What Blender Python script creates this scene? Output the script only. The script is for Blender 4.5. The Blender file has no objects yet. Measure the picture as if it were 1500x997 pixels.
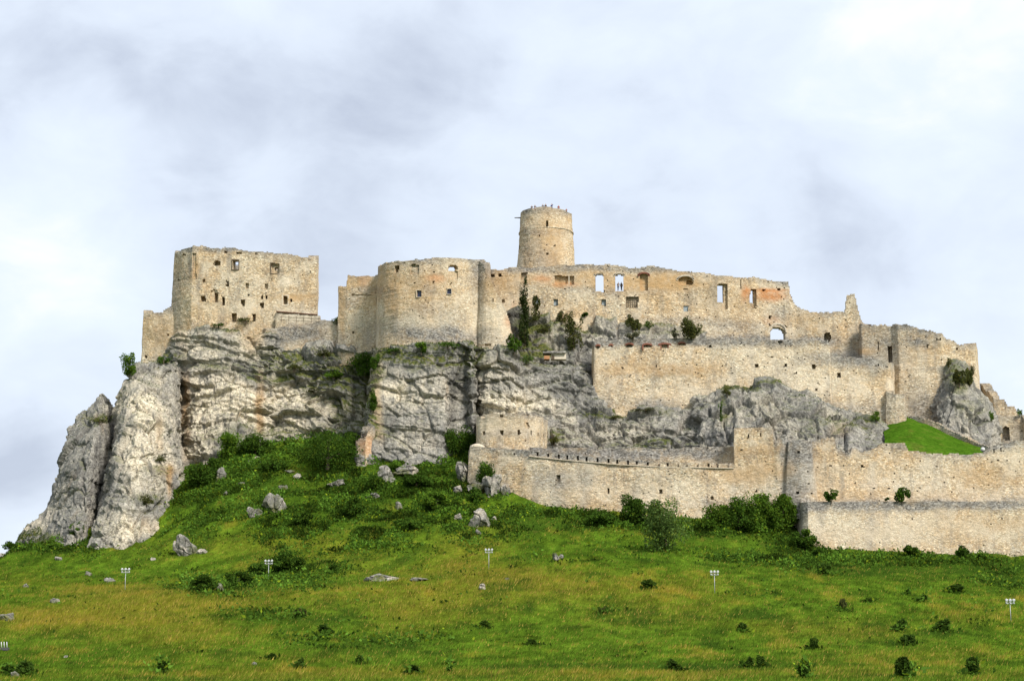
import bpy, math, random
import numpy as np
from mathutils import Vector

S = bpy.context.scene
COL = S.collection
rad = math.radians

# ------------------------------------------------------------------ camera
F = 2730.0                     # focal length in photo pixels (1500 wide)
PITCH = math.atan((1020 - 498.5) / F)
CZ = 1.7
cam_d = bpy.data.cameras.new("camera")
cam = bpy.data.objects.new("camera", cam_d)
COL.objects.link(cam)
cam.location = (0, 0, CZ)
cam.rotation_euler = (math.pi / 2 + PITCH, 0, 0)
cam_d.sensor_width = 36
cam_d.lens = 36 * F / 1500
cam_d.clip_start = 0.5
cam_d.clip_end = 20000
S.camera = cam

# ------------------------------------------------------------------ sky, sun, exposure
SUN_EL, SUN_AZ = rad(42), rad(38)       # the sun stands behind the camera, to its right
w = bpy.data.worlds.new("World")
S.world = w
w.use_nodes = True
nt = w.node_tree
nt.nodes.clear()
N = nt.nodes.new
L = nt.links.new
out = N('ShaderNodeOutputWorld'); bg = N('ShaderNodeBackground')
sky = N('ShaderNodeTexSky'); sky.sky_type = 'NISHITA'; sky.sun_disc = False
sky.sun_elevation = SUN_EL; sky.sun_rotation = math.pi - SUN_AZ
sky.air_density = 1.0; sky.dust_density = 1.5
tc = N('ShaderNodeTexCoord')

def wm(op, a, b=None, c=None):
    n = N('ShaderNodeMath'); n.operation = op
    for i, v in enumerate((a, b, c)):
        if v is None: continue
        if isinstance(v, (int, float)): n.inputs[i].default_value = v
        else: L(v, n.inputs[i])
    return n.outputs[0]

def wmix(f, a, b):
    n = N('ShaderNodeMix'); n.data_type = 'RGBA'
    for s, v in ((n.inputs[0], f), (n.inputs[6], a), (n.inputs[7], b)):
        if isinstance(v, (int, float)): s.default_value = v
        elif isinstance(v, tuple): s.default_value = (*v, 1)
        else: L(v, s)
    return n.outputs[2]

def wnoise(scale, detail, rough, dist, vec):
    n = N('ShaderNodeTexNoise'); n.inputs['Scale'].default_value = scale
    n.inputs['Detail'].default_value = detail; n.inputs['Roughness'].default_value = rough
    n.inputs['Distortion'].default_value = dist; L(vec, n.inputs['Vector'])
    return n.outputs[0]

mp = N('ShaderNodeMapping'); L(tc.outputs['Generated'], mp.inputs[0])
mp.inputs['Scale'].default_value = (1.0, 1.0, 1.6)
mp.inputs['Rotation'].default_value = (0, rad(-14), 0)
n1 = wnoise(5.5, 6, 0.52, 0.5, mp.outputs[0])
n2 = wnoise(15, 6, 0.55, 0.35, mp.outputs[0])

def dirv(px, py):
    a = (px - 750) / F; b = (498.5 - py) / F
    v = Vector((a, math.cos(PITCH) - b * math.sin(PITCH), math.sin(PITCH) + b * math.cos(PITCH)))
    return v.normalized()

def lobe(px, py, r, vec):            # a soft-edged bank of thicker or thinner cloud in one direction of the sky
    n = N('ShaderNodeVectorMath'); n.operation = 'DISTANCE'
    L(vec, n.inputs[0]); n.inputs[1].default_value = dirv(px, py)
    m = N('ShaderNodeMapRange'); m.interpolation_type = 'SMOOTHERSTEP'
    L(n.outputs['Value'], m.inputs[0])
    m.inputs[1].default_value = 0; m.inputs[2].default_value = r / F
    m.inputs[3].default_value = 1; m.inputs[4].default_value = 0
    return m.outputs[0]

# direction warped by noise so that no bank has a round outline
wn = N('ShaderNodeTexNoise'); wn.inputs['Scale'].default_value = 7; wn.inputs['Detail'].default_value = 5
L(tc.outputs['Generated'], wn.inputs['Vector'])
vs = N('ShaderNodeVectorMath'); vs.operation = 'SUBTRACT'; L(wn.outputs['Color'], vs.inputs[0]); vs.inputs[1].default_value = (.5, .5, .5)
vm = N('ShaderNodeVectorMath'); vm.operation = 'SCALE'; L(vs.outputs[0], vm.inputs[0]); vm.inputs['Scale'].default_value = 0.16
va = N('ShaderNodeVectorMath'); va.operation = 'ADD'; L(tc.outputs['Generated'], va.inputs[0]); L(vm.outputs[0], va.inputs[1])
wv = va.outputs[0]
acc = wm('ADD', wm('MULTIPLY', n1, 0.58), wm('MULTIPLY', n2, 0.42))
acc = wm('MULTIPLY_ADD', wm('SUBTRACT', acc, 0.5), 1.9, 0.62)
for (x, y, r, a) in ((1330, 90, 460, .22), (1120, 60, 300, .12), (60, 330, 260, .17), (1480, 560, 330, .30), (230, 90, 320, .10), (20, 800, 160, .22),
                     (330, 220, 480, -.30), (160, 110, 240, -.14), (660, 270, 460, -.20), (20, 640, 240, -.34), (1200, 330, 640, -.27), (640, 90, 260, -.10), (120, 200, 200, -.08)):
    acc = wm('MULTIPLY_ADD', lobe(x, y, r, wv), a, acc)
rampn = N('ShaderNodeValToRGB')
cr = rampn.color_ramp
cr.elements[0].position = 0.10; cr.elements[0].color = (0.52, 0.58, 0.70, 1)
cr.elements[1].position = 1.0; cr.elements[1].color = (1.0, 1.0, 1.0, 1)
e = cr.elements.new(0.42); e.color = (0.71, 0.785, 0.905, 1)
e = cr.elements.new(0.70); e.color = (0.80, 0.88, 0.98, 1)
L(acc, rampn.inputs[0])
skys = N('ShaderNodeVectorMath'); skys.operation = 'SCALE'; L(sky.outputs[0], skys.inputs[0]); skys.inputs['Scale'].default_value = 0.10
mixs = wmix(0.93, skys.outputs[0], rampn.outputs[0])
L(mixs, bg.inputs['Color']); bg.inputs['Strength'].default_value = 0.79
L(bg.outputs[0], out.inputs[0])

sun_d = bpy.data.lights.new("sun", 'SUN'); sun_d.energy = 3.8; sun_d.angle = rad(14); sun_d.color = (1.0, 0.95, 0.86)
sun = bpy.data.objects.new("sun", sun_d); COL.objects.link(sun)
sd = Vector((math.sin(SUN_AZ) * math.cos(SUN_EL), -math.cos(SUN_AZ) * math.cos(SUN_EL), math.sin(SUN_EL)))
sun.rotation_euler = (-sd).to_track_quat('-Z', 'Y').to_euler()
sun.location = sd * 200
S.view_settings.view_transform = 'Standard'
S.view_settings.look = 'None'
S.view_settings.exposure = 0.52
S.view_settings.gamma = 1.0

# ------------------------------------------------------------------ helpers
CP, SP = math.cos(PITCH), math.sin(PITCH)

def at(px, py, Y):
    """point on the sight line of a photo pixel at distance Y"""
    a = (np.asarray(px, float) - 750) / F; b = (498.5 - np.asarray(py, float)) / F
    dx, dy, dz = a, CP - b * SP, SP + b * CP
    t = np.asarray(Y, float) / dy
    return np.stack(np.broadcast_arrays(dx * t, dy * t, dz * t + CZ), -1)

def proj(P):
    P = np.asarray(P, float)
    x, y, z = P[..., 0], P[..., 1], P[..., 2] - CZ
    d = y * CP + z * SP
    d = np.where(np.abs(d) < 1e-3, 1e-3, d)
    u = -y * SP + z * CP
    return 750 + F * x / d, 498.5 - F * u / d

def h3(ix, iy, iz, seed=0):
    n = (ix.astype(np.int64) * 73856093) ^ (iy.astype(np.int64) * 19349663) ^ (iz.astype(np.int64) * 83492791) ^ (seed * 2654435 + 97)
    n = n & 0xffffffff
    n = ((n ^ (n >> 15)) * 0x2c1b3c6d) & 0xffffffff
    n = ((n ^ (n >> 12)) * 0x297a2d39) & 0xffffffff
    n = n ^ (n >> 15)
    return n.astype(np.float64) / 4294967295.0

def vnoise(P, scale, seed=0):
    q = P * scale
    i = np.floor(q); f = q - i
    f = f * f * (3 - 2 * f)
    ix, iy, iz = i[..., 0].astype(np.int64), i[..., 1].astype(np.int64), i[..., 2].astype(np.int64)
    r = 0
    for dx in (0, 1):
        wx = f[..., 0] if dx else 1 - f[..., 0]
        for dy in (0, 1):
            wy = f[..., 1] if dy else 1 - f[..., 1]
            for dz in (0, 1):
                wz = f[..., 2] if dz else 1 - f[..., 2]
                r = r + wx * wy * wz * h3(ix + dx, iy + dy, iz + dz, seed)
    return r * 2 - 1

def fbm(P, scale, octs=4, seed=0, gain=0.5):
    P = np.asarray(P, float); sc = np.asarray(scale, float)
    r = 0; a = 1; t = 0
    for o in range(octs):
        r = r + a * vnoise(P, sc * 2 ** o, seed + o * 17); t += a; a *= gain
    return r / t

def worley(P, scale, seed=0):
    """returns F1, F2, random value of the nearest cell"""
    q = P * np.asarray(scale, float)
    i = np.floor(q).astype(np.int64); f = q - i
    F1 = np.full(q.shape[:-1], 9.0); F2 = F1.copy(); R = np.zeros_like(F1); T_ = np.zeros_like(F1)
    for dx in (-1, 0, 1):
        for dy in (-1, 0, 1):
            for dz in (-1, 0, 1):
                cx, cy, cz = i[..., 0] + dx, i[..., 1] + dy, i[..., 2] + dz
                ox = h3(cx, cy, cz, seed); oy = h3(cx, cy, cz, seed + 1); oz = h3(cx, cy, cz, seed + 2)
                d = np.sqrt((dx + ox - f[..., 0]) ** 2 + (dy + oy - f[..., 1]) ** 2 + (dz + oz - f[..., 2]) ** 2)
                nr = d < F1
                F2 = np.where(nr, F1, np.minimum(F2, d))
                R = np.where(nr, (ox * 7.13 + oy * 3.7) % 1.0, R)
                T_ = np.where(nr, (dx + ox - f[..., 0]) * ((oy * 9.7) % 1 - .5) + (dy + oy - f[..., 1]) * ((oz * 9.7) % 1 - .5) + (dz + oz - f[..., 2]) * ((ox * 9.7) % 1 - .45), T_)
                F1 = np.where(nr, d, F1)
    return F1, F2, R, T_

def v1(x, y=0.0, seed=0, scale=1.0):
    x = np.asarray(x, float)
    return vnoise(np.stack([x, np.zeros_like(x) + y, np.zeros_like(x) + seed * 3.1], -1), scale, seed)

def make_mesh(name, V, Fc, mats, attrs=None, smooth=False, matidx=None):
    V = np.ascontiguousarray(V, np.float32); Fc = np.asarray(Fc)
    me = bpy.data.meshes.new(name)
    k = Fc.shape[1]
    me.vertices.add(len(V)); me.vertices.foreach_set('co', V.ravel())
    me.loops.add(Fc.size); me.loops.foreach_set('vertex_index', Fc.astype(np.int32).ravel())
    me.polygons.add(len(Fc)); me.polygons.foreach_set('loop_start', (np.arange(len(Fc)) * k).astype(np.int32))
    me.polygons.foreach_set('use_smooth', np.full(len(Fc), smooth))
    for m in (mats if isinstance(mats, (list, tuple)) else [mats]): me.materials.append(m)
    if matidx is not None: me.polygons.foreach_set('material_index', np.asarray(matidx, np.int32))
    for n, a in (attrs or {}).items():
        a = np.asarray(a, np.float32)
        if a.ndim == 1:
            t = me.attributes.new(n, 'FLOAT', 'POINT'); t.data.foreach_set('value', a)
        else:
            t = me.attributes.new(n, 'FLOAT_COLOR', 'POINT'); t.data.foreach_set('color', np.c_[a, np.ones(len(a))].astype(np.float32).ravel())
    me.update(calc_edges=True)
    me.validate()
    return me

def obj(name, me, parent=None):
    o = bpy.data.objects.new(name, me); COL.objects.link(o)
    if parent: o.parent = parent
    return o

def tag(o, label=None, cat=None, group=None, kind=None):
    if label: o['label'] = label
    if cat: o['category'] = cat
    if group: o['group'] = group
    if kind: o['kind'] = kind
    return o

def empty(name, loc):
    o = bpy.data.objects.new(name, None); COL.objects.link(o); o.location = tuple(float(c) for c in loc); o.empty_display_size = 1
    return o

def boxes(bs):
    """list of (center, size) or (center,size,rotz) -> verts, quads"""
    V = []; Q = []
    for b in bs:
        c, s = b[0], b[1]; rz = b[2] if len(b) > 2 else 0
        n = len(V)
        ca, sa = math.cos(rz), math.sin(rz)
        for dz in (-.5, .5):
            for (dx, dy) in ((-.5, -.5), (.5, -.5), (.5, .5), (-.5, .5)):
                x, y = dx * s[0], dy * s[1]
                V.append((c[0] + x * ca - y * sa, c[1] + x * sa + y * ca, c[2] + dz * s[2]))
        Q += [(n, n + 3, n + 2, n + 1), (n + 4, n + 5, n + 6, n + 7), (n, n + 1, n + 5, n + 4), (n + 1, n + 2, n + 6, n + 5), (n + 2, n + 3, n + 7, n + 6), (n + 3, n, n + 4, n + 7)]
    return np.array(V), np.array(Q)

def tube(pts, rads, seg=6):
    pts = [Vector(p) for p in pts]; V = []; Q = []
    for i, p in enumerate(pts):
        d = (pts[min(i + 1, len(pts) - 1)] - pts[max(i - 1, 0)]).normalized()
        a = d.orthogonal().normalized(); b = d.cross(a)
        for k in range(seg):
            t = 2 * math.pi * k / seg
            V.append(tuple(p + (a * math.cos(t) + b * math.sin(t)) * rads[i]))
    for i in range(len(pts) - 1):
        for k in range(seg):
            k2 = (k + 1) % seg
            Q.append((i * seg + k, i * seg + k2, (i + 1) * seg + k2, (i + 1) * seg + k))
    c = len(V); V.append(tuple(pts[0])); V.append(tuple(pts[-1]))
    for k in range(seg):
        k2 = (k + 1) % seg; m = (len(pts) - 1) * seg
        Q.append((k2, k, c, c)); Q.append((m + k, m + k2, c + 1, c + 1))
    return np.array(V), Q

def merge(parts):
    V = []; Q = []; n = 0
    for v, q in parts:
        V.append(np.asarray(v)); Q += [tuple(i + n for i in f) for f in q]; n += len(v)
    return np.concatenate(V), Q

def poly_mesh(name, V, Q, mat, smooth=False):
    me = bpy.data.meshes.new(name)
    fs = []
    for f in Q:
        g = []
        for i in f:
            if int(i) not in g: g.append(int(i))
        fs.append(g)
    me.from_pydata([tuple(map(float, v)) for v in V], [], fs)
    me.materials.append(mat)
    for p in me.polygons: p.use_smooth = smooth
    me.update()
    return me

def blobs(px, py, lst, warp=None):
    r = np.zeros_like(px)
    for b in lst:
        cx, cy, rx, ry, a = b
        x, y = px - cx, py - cy
        if warp is not None: x = x + warp[0] * rx * 0.9; y = y + warp[1] * ry * 0.9
        d = (x / rx) ** 2 + (y / ry) ** 2
        r = r + a * np.exp(-d ** 1.6)
    return r

# ------------------------------------------------------------------ materials
class NT:
    def __init__(s, name):
        s.m = bpy.data.materials.new(name); s.m.use_nodes = True
        s.t = s.m.node_tree; s.t.nodes.clear()
        s.out = s.t.nodes.new('ShaderNodeOutputMaterial'); s.b = s.t.nodes.new('ShaderNodeBsdfPrincipled')
        s.t.links.new(s.b.outputs[0], s.out.inputs[0])
        s.b.inputs['Specular IOR Level'].default_value = 0.15
        s.b.inputs['Roughness'].default_value = 0.95
        s.tc = s.t.nodes.new('ShaderNodeTexCoord').outputs['Object']
    def set(s, sock, v):
        if isinstance(v, (int, float)): sock.default_value = v
        elif isinstance(v, tuple): sock.default_value = v if len(v) == len(sock.default_value) else (*v, 1)
        else: s.t.links.new(v, sock)
    def math(s, op, a, b=None, c=None, clamp=False):
        n = s.t.nodes.new('ShaderNodeMath'); n.operation = op; n.use_clamp = clamp
        for i, v in enumerate((a, b, c)):
            if v is not None: s.set(n.inputs[i], v)
        return n.outputs[0]
    def mix(s, f, a, b, blend='MIX'):
        n = s.t.nodes.new('ShaderNodeMix'); n.data_type = 'RGBA'; n.blend_type = blend
        s.set(n.inputs[0], f); s.set(n.inputs[6], a); s.set(n.inputs[7], b)
        return n.outputs[2]
    def mapv(s, scale, vec=None, rot=(0, 0, 0)):
        n = s.t.nodes.new('ShaderNodeMapping'); s.t.links.new(vec or s.tc, n.inputs[0])
        n.inputs['Scale'].default_value = scale; n.inputs['Rotation'].default_value = rot
        return n.outputs[0]
    def noise(s, scale, detail=4, rough=.55, vec=None, dist=0, color=False):
        n = s.t.nodes.new('ShaderNodeTexNoise'); s.t.links.new(vec or s.tc, n.inputs['Vector'])
        n.inputs['Scale'].default_value = scale; n.inputs['Detail'].default_value = detail
        n.inputs['Roughness'].default_value = rough; n.inputs['Distortion'].default_value = dist
        return n.outputs[1 if color else 0]
    def vor(s, scale, feature='F1', vec=None, rnd=1.0):
        n = s.t.nodes.new('ShaderNodeTexVoronoi'); s.t.links.new(vec or s.tc, n.inputs['Vector'])
        n.feature = feature; n.inputs['Scale'].default_value = scale; n.inputs['Randomness'].default_value = rnd
        return n
    def ramp(s, f, stops):
        n = s.t.nodes.new('ShaderNodeValToRGB'); s.set(n.inputs[0], f)
        el = n.color_ramp.elements
        while len(el) < len(stops): el.new(0.5)
        for e_, (p, c) in zip(el, stops):
            e_.position = p; e_.color = (*c, 1) if isinstance(c, tuple) else (c, c, c, 1)
        return n.outputs[0]
    def rng(s, v, a, b, c=0.0, d=1.0):
        n = s.t.nodes.new('ShaderNodeMapRange'); s.set(n.inputs[0], v)
        for i, x in enumerate((a, b, c, d)): n.inputs[i + 1].default_value = x
        return n.outputs[0]
    def attr(s, name, color=False):
        n = s.t.nodes.new('ShaderNodeAttribute'); n.attribute_name = name
        return n.outputs['Color' if color else 'Fac']
    def bump(s, h, strength=.5, dist=.1, prev=None):
        n = s.t.nodes.new('ShaderNodeBump'); s.set(n.inputs['Height'], h)
        n.inputs['Strength'].default_value = strength; n.inputs['Distance'].default_value = dist
        if prev: s.t.links.new(prev, n.inputs['Normal'])
        return n.outputs[0]
    def warp(s, amt, scale, vec=None):
        n = s.noise(scale, 3, .5, vec, color=True)
        a = s.t.nodes.new('ShaderNodeVectorMath'); a.operation = 'MULTIPLY_ADD'
        s.t.links.new(n, a.inputs[0]); a.inputs[1].default_value = (amt,) * 3; s.t.links.new(vec or s.tc, a.inputs[2])
        return a.outputs[0]

def simple(name, col, rough=.8, var=.25, scale=6.0, metal=0, spec=.3):
    t = NT(name)
    n = t.noise(scale, 4)
    t.set(t.b.inputs['Base Color'], t.mix(t.rng(n, .3, .7), tuple(c * (1 - var) for c in col), tuple(min(1, c * (1 + var)) for c in col)))
    t.b.inputs['Roughness'].default_value = rough; t.b.inputs['Metallic'].default_value = metal
    t.b.inputs['Specular IOR Level'].default_value = spec
    return t.m

def masonry_mat(name, base=(.57, .485, .35), light=(.75, .675, .535), dark=(.37, .30, .205), size=3.3):
    t = NT(name)
    wv_ = t.warp(.22, 1.1)
    st = t.mapv((size, size, size * 1.75), wv_)
    v = t.vor(1.0, 'F1', st)
    ve = t.vor(1.0, 'DISTANCE_TO_EDGE', st)
    sep = t.t.nodes.new('ShaderNodeSeparateColor'); t.t.links.new(v.outputs['Color'], sep.inputs[0])
    r1, r2, r3 = sep.outputs
    c = t.ramp(r1, [(0, dark), (.30, base), (.62, base), (.80, light), (1, tuple(min(.8, x * 1.12) for x in light))])
    c = t.mix(t.math('MULTIPLY', t.math('GREATER_THAN', r2, .84), .45), c, (.54, .39, .23))      # pinkish stones
    c = t.mix(t.math('MULTIPLY', t.math('LESS_THAN', r2, .16), .6), c, (.27, .25, .225))          # grey stones
    fine = t.noise(3.2, 5, .65)
    c = t.mix(t.rng(fine, .34, .66, 0, 1), t.mix(1.0, c, (.80, .78, .75), 'MULTIPLY'), t.mix(1.0, c, (1.22, 1.19, 1.15), 'MULTIPLY'))
    big = t.noise(.13, 5, .6, dist=.4)
    c = t.mix(t.rng(big, .40, .62, 0, .75), c, t.mix(1.0, c, (.92, .76, .58), 'MULTIPLY'))     # ochre lime wash remains
    streak = t.noise(1.0, 4, .6, t.mapv((.55, .55, .10)))
    c = t.mix(t.rng(streak, .50, .68, 0, .6), c, (.20, .18, .155))                                 # rain streaks, lichen
    mortar = t.rng(ve.outputs['Distance'], .0, .10, 1, 0)
    c = t.mix(t.math('MULTIPLY', mortar, .35), c, (.25, .195, .135))
    hole = t.math('MULTIPLY', t.math('GREATER_THAN', r3, .975), t.rng(ve.outputs['Distance'], .03, .12, 0, .85))
    c = t.mix(t.math('MULTIPLY', hole, .8), c, (.07, .055, .045))
    pl = t.rng(t.noise(.28, 6, .68, t.warp(2.0, .3)), .50, .60, 0, 1)                              # patches that keep their old render
    c = t.mix(t.math('MULTIPLY', pl, .62), c, t.mix(fine, (.50, .415, .30), (.70, .62, .49)))
    bg2 = t.noise(.07, 4, .6)
    c = t.mix(t.rng(bg2, .35, .65, .35, 0), c, t.mix(1.0, c, (.74, .72, .70), 'MULTIPLY'))
    # mapped weathering
    gm = t.noise(.9, 5, .7)
    g = t.math('MULTIPLY', t.attr('gray'), t.rng(gm, .25, .60, .45, 1.15), clamp=True)
    gcol = t.ramp(r1, [(0, (.10, .092, .082)), (.5, (.21, .195, .175)), (1, (.36, .34, .31))])
    c = t.mix(g, c, gcol)
    o = t.math('MULTIPLY', t.attr('ochre'), t.rng(gm, .3, .62, .4, 1.1), clamp=True)
    c = t.mix(o, c, t.mix(fine, (.38, .245, .115), (.54, .36, .19)))
    og = t.math('MULTIPLY', t.attr('orange'), t.rng(gm, .3, .55, .5, 1.1), clamp=True)
    c = t.mix(og, c, t.mix(fine, (.40, .15, .05), (.58, .27, .11)))
    lw = t.math('MULTIPLY', t.attr('pale'), t.rng(gm, .3, .6, .4, 1.05), clamp=True)
    c = t.mix(lw, c, (.66, .58, .45))
    t.set(t.b.inputs['Base Color'], c)
    b = t.bump(t.rng(ve.outputs['Distance'], 0, .25), .55, .06)
    b = t.bump(r1, .3, .06, b)
    b = t.bump(fine, .6, .12, b)
    t.t.links.new(b, t.b.inputs['Normal'])
    return t.m

def rock_mat(name):
    t = NT(name)
    w1 = t.warp(1.3, .35)
    a = t.noise(.22, 8, .74, w1)
    b = t.noise(2.4, 7, .72)
    st = t.noise(1.0, 5, .62, t.mapv((1.1, 1.1, .12), t.warp(.8, .5)))
    c = t.ramp(a, [(.34, (.145, .14, .132)), (.45, (.27, .258, .24)), (.56, (.42, .395, .35)), (.70, (.58, .54, .455))])
    c = t.mix(t.rng(b, .36, .60, .85, 0), c, t.mix(1.0, c, (.40, .39, .39), 'MULTIPLY'))
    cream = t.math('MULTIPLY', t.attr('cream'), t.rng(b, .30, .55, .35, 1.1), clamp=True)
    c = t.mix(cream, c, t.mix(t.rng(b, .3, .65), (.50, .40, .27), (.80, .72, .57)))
    c = t.mix(t.rng(st, .50, .66, 0, .75), c, (.13, .127, .122))
    rust = t.math('MULTIPLY', t.attr('rust'), t.rng(b, .30, .55, .3, 1.0), clamp=True)
    c = t.mix(rust, c, (.40, .25, .12))
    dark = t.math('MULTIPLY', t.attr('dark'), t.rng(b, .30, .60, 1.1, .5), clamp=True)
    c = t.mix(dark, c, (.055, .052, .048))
    ck = t.vor(.42, 'DISTANCE_TO_EDGE', t.mapv((1, 1, 1.35), w1))
    ck2 = t.vor(1.25, 'DISTANCE_TO_EDGE', t.mapv((1, 1, 1.5), t.warp(.5, 1.3)))
    k = t.math('ADD', t.rng(ck.outputs['Distance'], 0, .03, .6, 0), t.math('MULTIPLY', t.rng(ck2.outputs['Distance'], 0, .06, .7, 0), t.rng(a, .4, .6)), clamp=True)
    c = t.mix(t.math('MULTIPLY', k, t.rng(b, .3, .6, 1, .4)), c, (.085, .078, .07))
    moss = t.math('MULTIPLY', t.attr('moss'), t.rng(b, .28, .55, .2, 1.25), clamp=True)
    c = t.mix(moss, c, t.ramp(t.noise(1.7, 5, .6), [(.3, (.035, .05, .012)), (.5, (.075, .09, .02)), (.7, (.16, .14, .04))]))
    t.set(t.b.inputs['Base Color'], c)
    bp = t.bump(b, .7, .22)
    bp = t.bump(t.math('SUBTRACT', 1.0, k), .6, .25, bp)
    t.t.links.new(bp, t.b.inputs['Normal'])
    return t.m

def ground_mat():
    t = NT('meadow_turf'); t.b.inputs['Specular IOR Level'].default_value = 0.0
    c = t.attr('col', True)
    n = t.noise(1.6, 6, .7)
    c = t.mix(t.rng(n, .35, .65, .0, 1), t.mix(1.0, c, (.55, .6, .5), 'MULTIPLY'), t.mix(1.0, c, (1.25, 1.2, 1.1), 'MULTIPLY'))
    n2_ = t.noise(.35, 5, .65)
    c = t.mix(t.rng(n2_, .58, .75, 0, .4), c, (.16, .115, .03))
    t.set(t.b.inputs['Base Color'], c)
    t.t.links.new(t.bump(n, .9, .5), t.b.inputs['Normal'])
    return t.m

def leaf_mat(name, trans=.35, mul=(1, 1, 1)):
    t = NT(name); t.b.inputs['Specular IOR Level'].default_value = 0.03
    c = t.attr('col', True)
    c = t.mix(1.0, c, mul, 'MULTIPLY')
    t.set(t.b.inputs['Base Color'], c)
    tr = t.t.nodes.new('ShaderNodeBsdfTranslucent'); t.set(tr.inputs[0], c)
    mx = t.t.nodes.new('ShaderNodeMixShader'); mx.inputs[0].default_value = trans
    t.t.links.new(t.b.outputs[0], mx.inputs[1]); t.t.links.new(tr.outputs[0], mx.inputs[2])
    t.t.links.new(mx.outputs[0], t.out.inputs[0])
    return t.m

M_MAS = masonry_mat('rubble_masonry')
M_ROCK = rock_mat('limestone')
M_TURF = ground_mat()
M_LEAF = leaf_mat('foliage')
M_GRASS = leaf_mat('grass_blades', .3)
M_BARK = simple('bark', (.11, .085, .06), .95)
M_WOOD = simple('weathered_wood', (.10, .075, .05), .9)
M_GREYW = simple('grey_boards', (.24, .28, .30), .8, .15)
M_GLASS = simple('dark_glass', (.02, .025, .06), .25, .2, spec=.5)
M_FRAME = simple('dressed_stone', (.52, .45, .35), .9, .2, 3)
M_TILE = simple('old_tiles', (.13, .07, .045), .9, .35, 5)
M_BRICK = simple('red_brick', (.21, .085, .055), .9, .35, 6)
M_STEEL = simple('galvanised_steel', (.40, .41, .42), .5, .1, 3, .3)
M_LAMPW = simple('white_enamel', (.50, .50, .49), .4, .05)
M_LENS = simple('lamp_glass', (.40, .42, .44), .15, .1)
M_DARKM = simple('dark_metal', (.07, .07, .07), .6, .2)
M_RENDER = simple('limewashed_render', (.58, .51, .41), .9, .12, 2)

# ------------------------------------------------------------------ terrain
ctrl = []
def cpt(px, py, Y): ctrl.append(at(px, py, Y))
for px in (-500, -150, 150, 450, 750, 1050, 1350, 1650, 1950):
    cpt(px, 1000, 150); cpt(px, 985, 175); cpt(px, 962, 196)
    cpt(px, 925, 222)
for px, py, Y in ((-400, 900, 240), (0, 888, 250), (280, 868, 256), (600, 852, 262), (900, 812, 292), (1200, 850, 272), (1500, 872, 262), (1900, 880, 262),
                  (0, 860, 296), (280, 852, 300), (560, 838, 304),
                  (-350, 905, 340), (-150, 860, 350), (0, 820, 366), (25, 806, 362), (65, 800, 352), (130, 806, 344), (175, 805, 342), (205, 798, 345), (230, 784, 348), (262, 748, 355),
                  (275, 715, 362), (292, 694, 370), (335, 668, 374), (400, 652, 380), (475, 645, 381), (525, 650, 377), (530, 678, 360), (600, 684, 356), (650, 684, 355),
                  (700, 668, 357), (690, 700, 350), (742, 712, 344), (800, 742, 339), (860, 750, 337), (950, 762, 334.5), (1020, 768, 333), (1090, 772, 332.5), (1150, 772, 331),
                  (1175, 800, 327), (1200, 812, 326), (1350, 816, 325), (1500, 819, 324.5), (1700, 822, 324), (2000, 830, 322),
                  (400, 730, 345), (550, 745, 338), (650, 770, 328), (300, 780, 333), (800, 790, 318), (1000, 800, 315), (400, 800, 322), (150, 835, 322), (600, 800, 318)):
    cpt(px, py, Y)
for x, y, z in ((-150, 0, 0), (0, 0, 0), (150, 0, 0), (-150, 70, .6), (0, 70, .6), (150, 70, .6), (0, 120, 1.6), (-90, 120, 1.6), (90, 120, 1.6),
                (-60, 395, 50), (-40, 400, 55), (0, 395, 52), (40, 385, 48), (80, 375, 42), (95, 365, 40), (140, 365, 42), (60, 365, 42), (20, 372, 45),
                (-80, 398, 45), (-95, 395, 24), (-60, 440, 50), (0, 440, 52), (80, 430, 45), (-100, 430, 14), (-140, 400, 8), (-200, 420, 4),
                (-60, 520, 10), (60, 520, 10), (0, 600, 0), (200, 420, 25), (200, 520, 5), (-200, 600, 0), (250, 600, 0), (-250, 300, 5), (260, 300, 18)):
    ctrl.append(np.array([x, y, z], float))
C0 = np.array(ctrl); CXY = C0[:, :2]
D0 = np.linalg.norm(CXY[:, None] - CXY[None], axis=-1)
A = np.block([[D0 + np.eye(len(C0)) * -0.15, np.ones((len(C0), 1))], [np.ones((1, len(C0))), np.zeros((1, 1))]])
SOL = np.linalg.solve(A, np.r_[C0[:, 2], 0])

def terr(X, Y):
    X = np.asarray(X, float); Y = np.asarray(Y, float); sh = X.shape
    x, y = X.ravel(), Y.ravel(); r = np.empty_like(x)
    for i in range(0, len(x), 40000):
        d = np.hypot(x[i:i + 40000, None] - CXY[None, :, 0], y[i:i + 40000, None] - CXY[None, :, 1])
        r[i:i + 40000] = d @ SOL[:-1] + SOL[-1]
    dd = np.hypot(x / 1.15, y - 300)
    wgt = np.clip((480 - dd) / 180, 0, 1); wgt = wgt * wgt * (3 - 2 * wgt)
    return (r * wgt).reshape(sh)

def spaced(a, b, step, far, g):
    c = list(np.arange(a, b + .01, step)); s = step; lo = a; hi = b; pre = []; post = []
    while hi < far: s *= g; hi += s; lo -= s; post.append(hi); pre.append(lo)
    return np.array(pre[::-1] + c + post)
gx = spaced(-140, 140, .8, 6000, 1.22)
gy = spaced(125, 392, .85, 6000, 1.16)
GX, GY = np.meshgrid(gx, gy)
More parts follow.
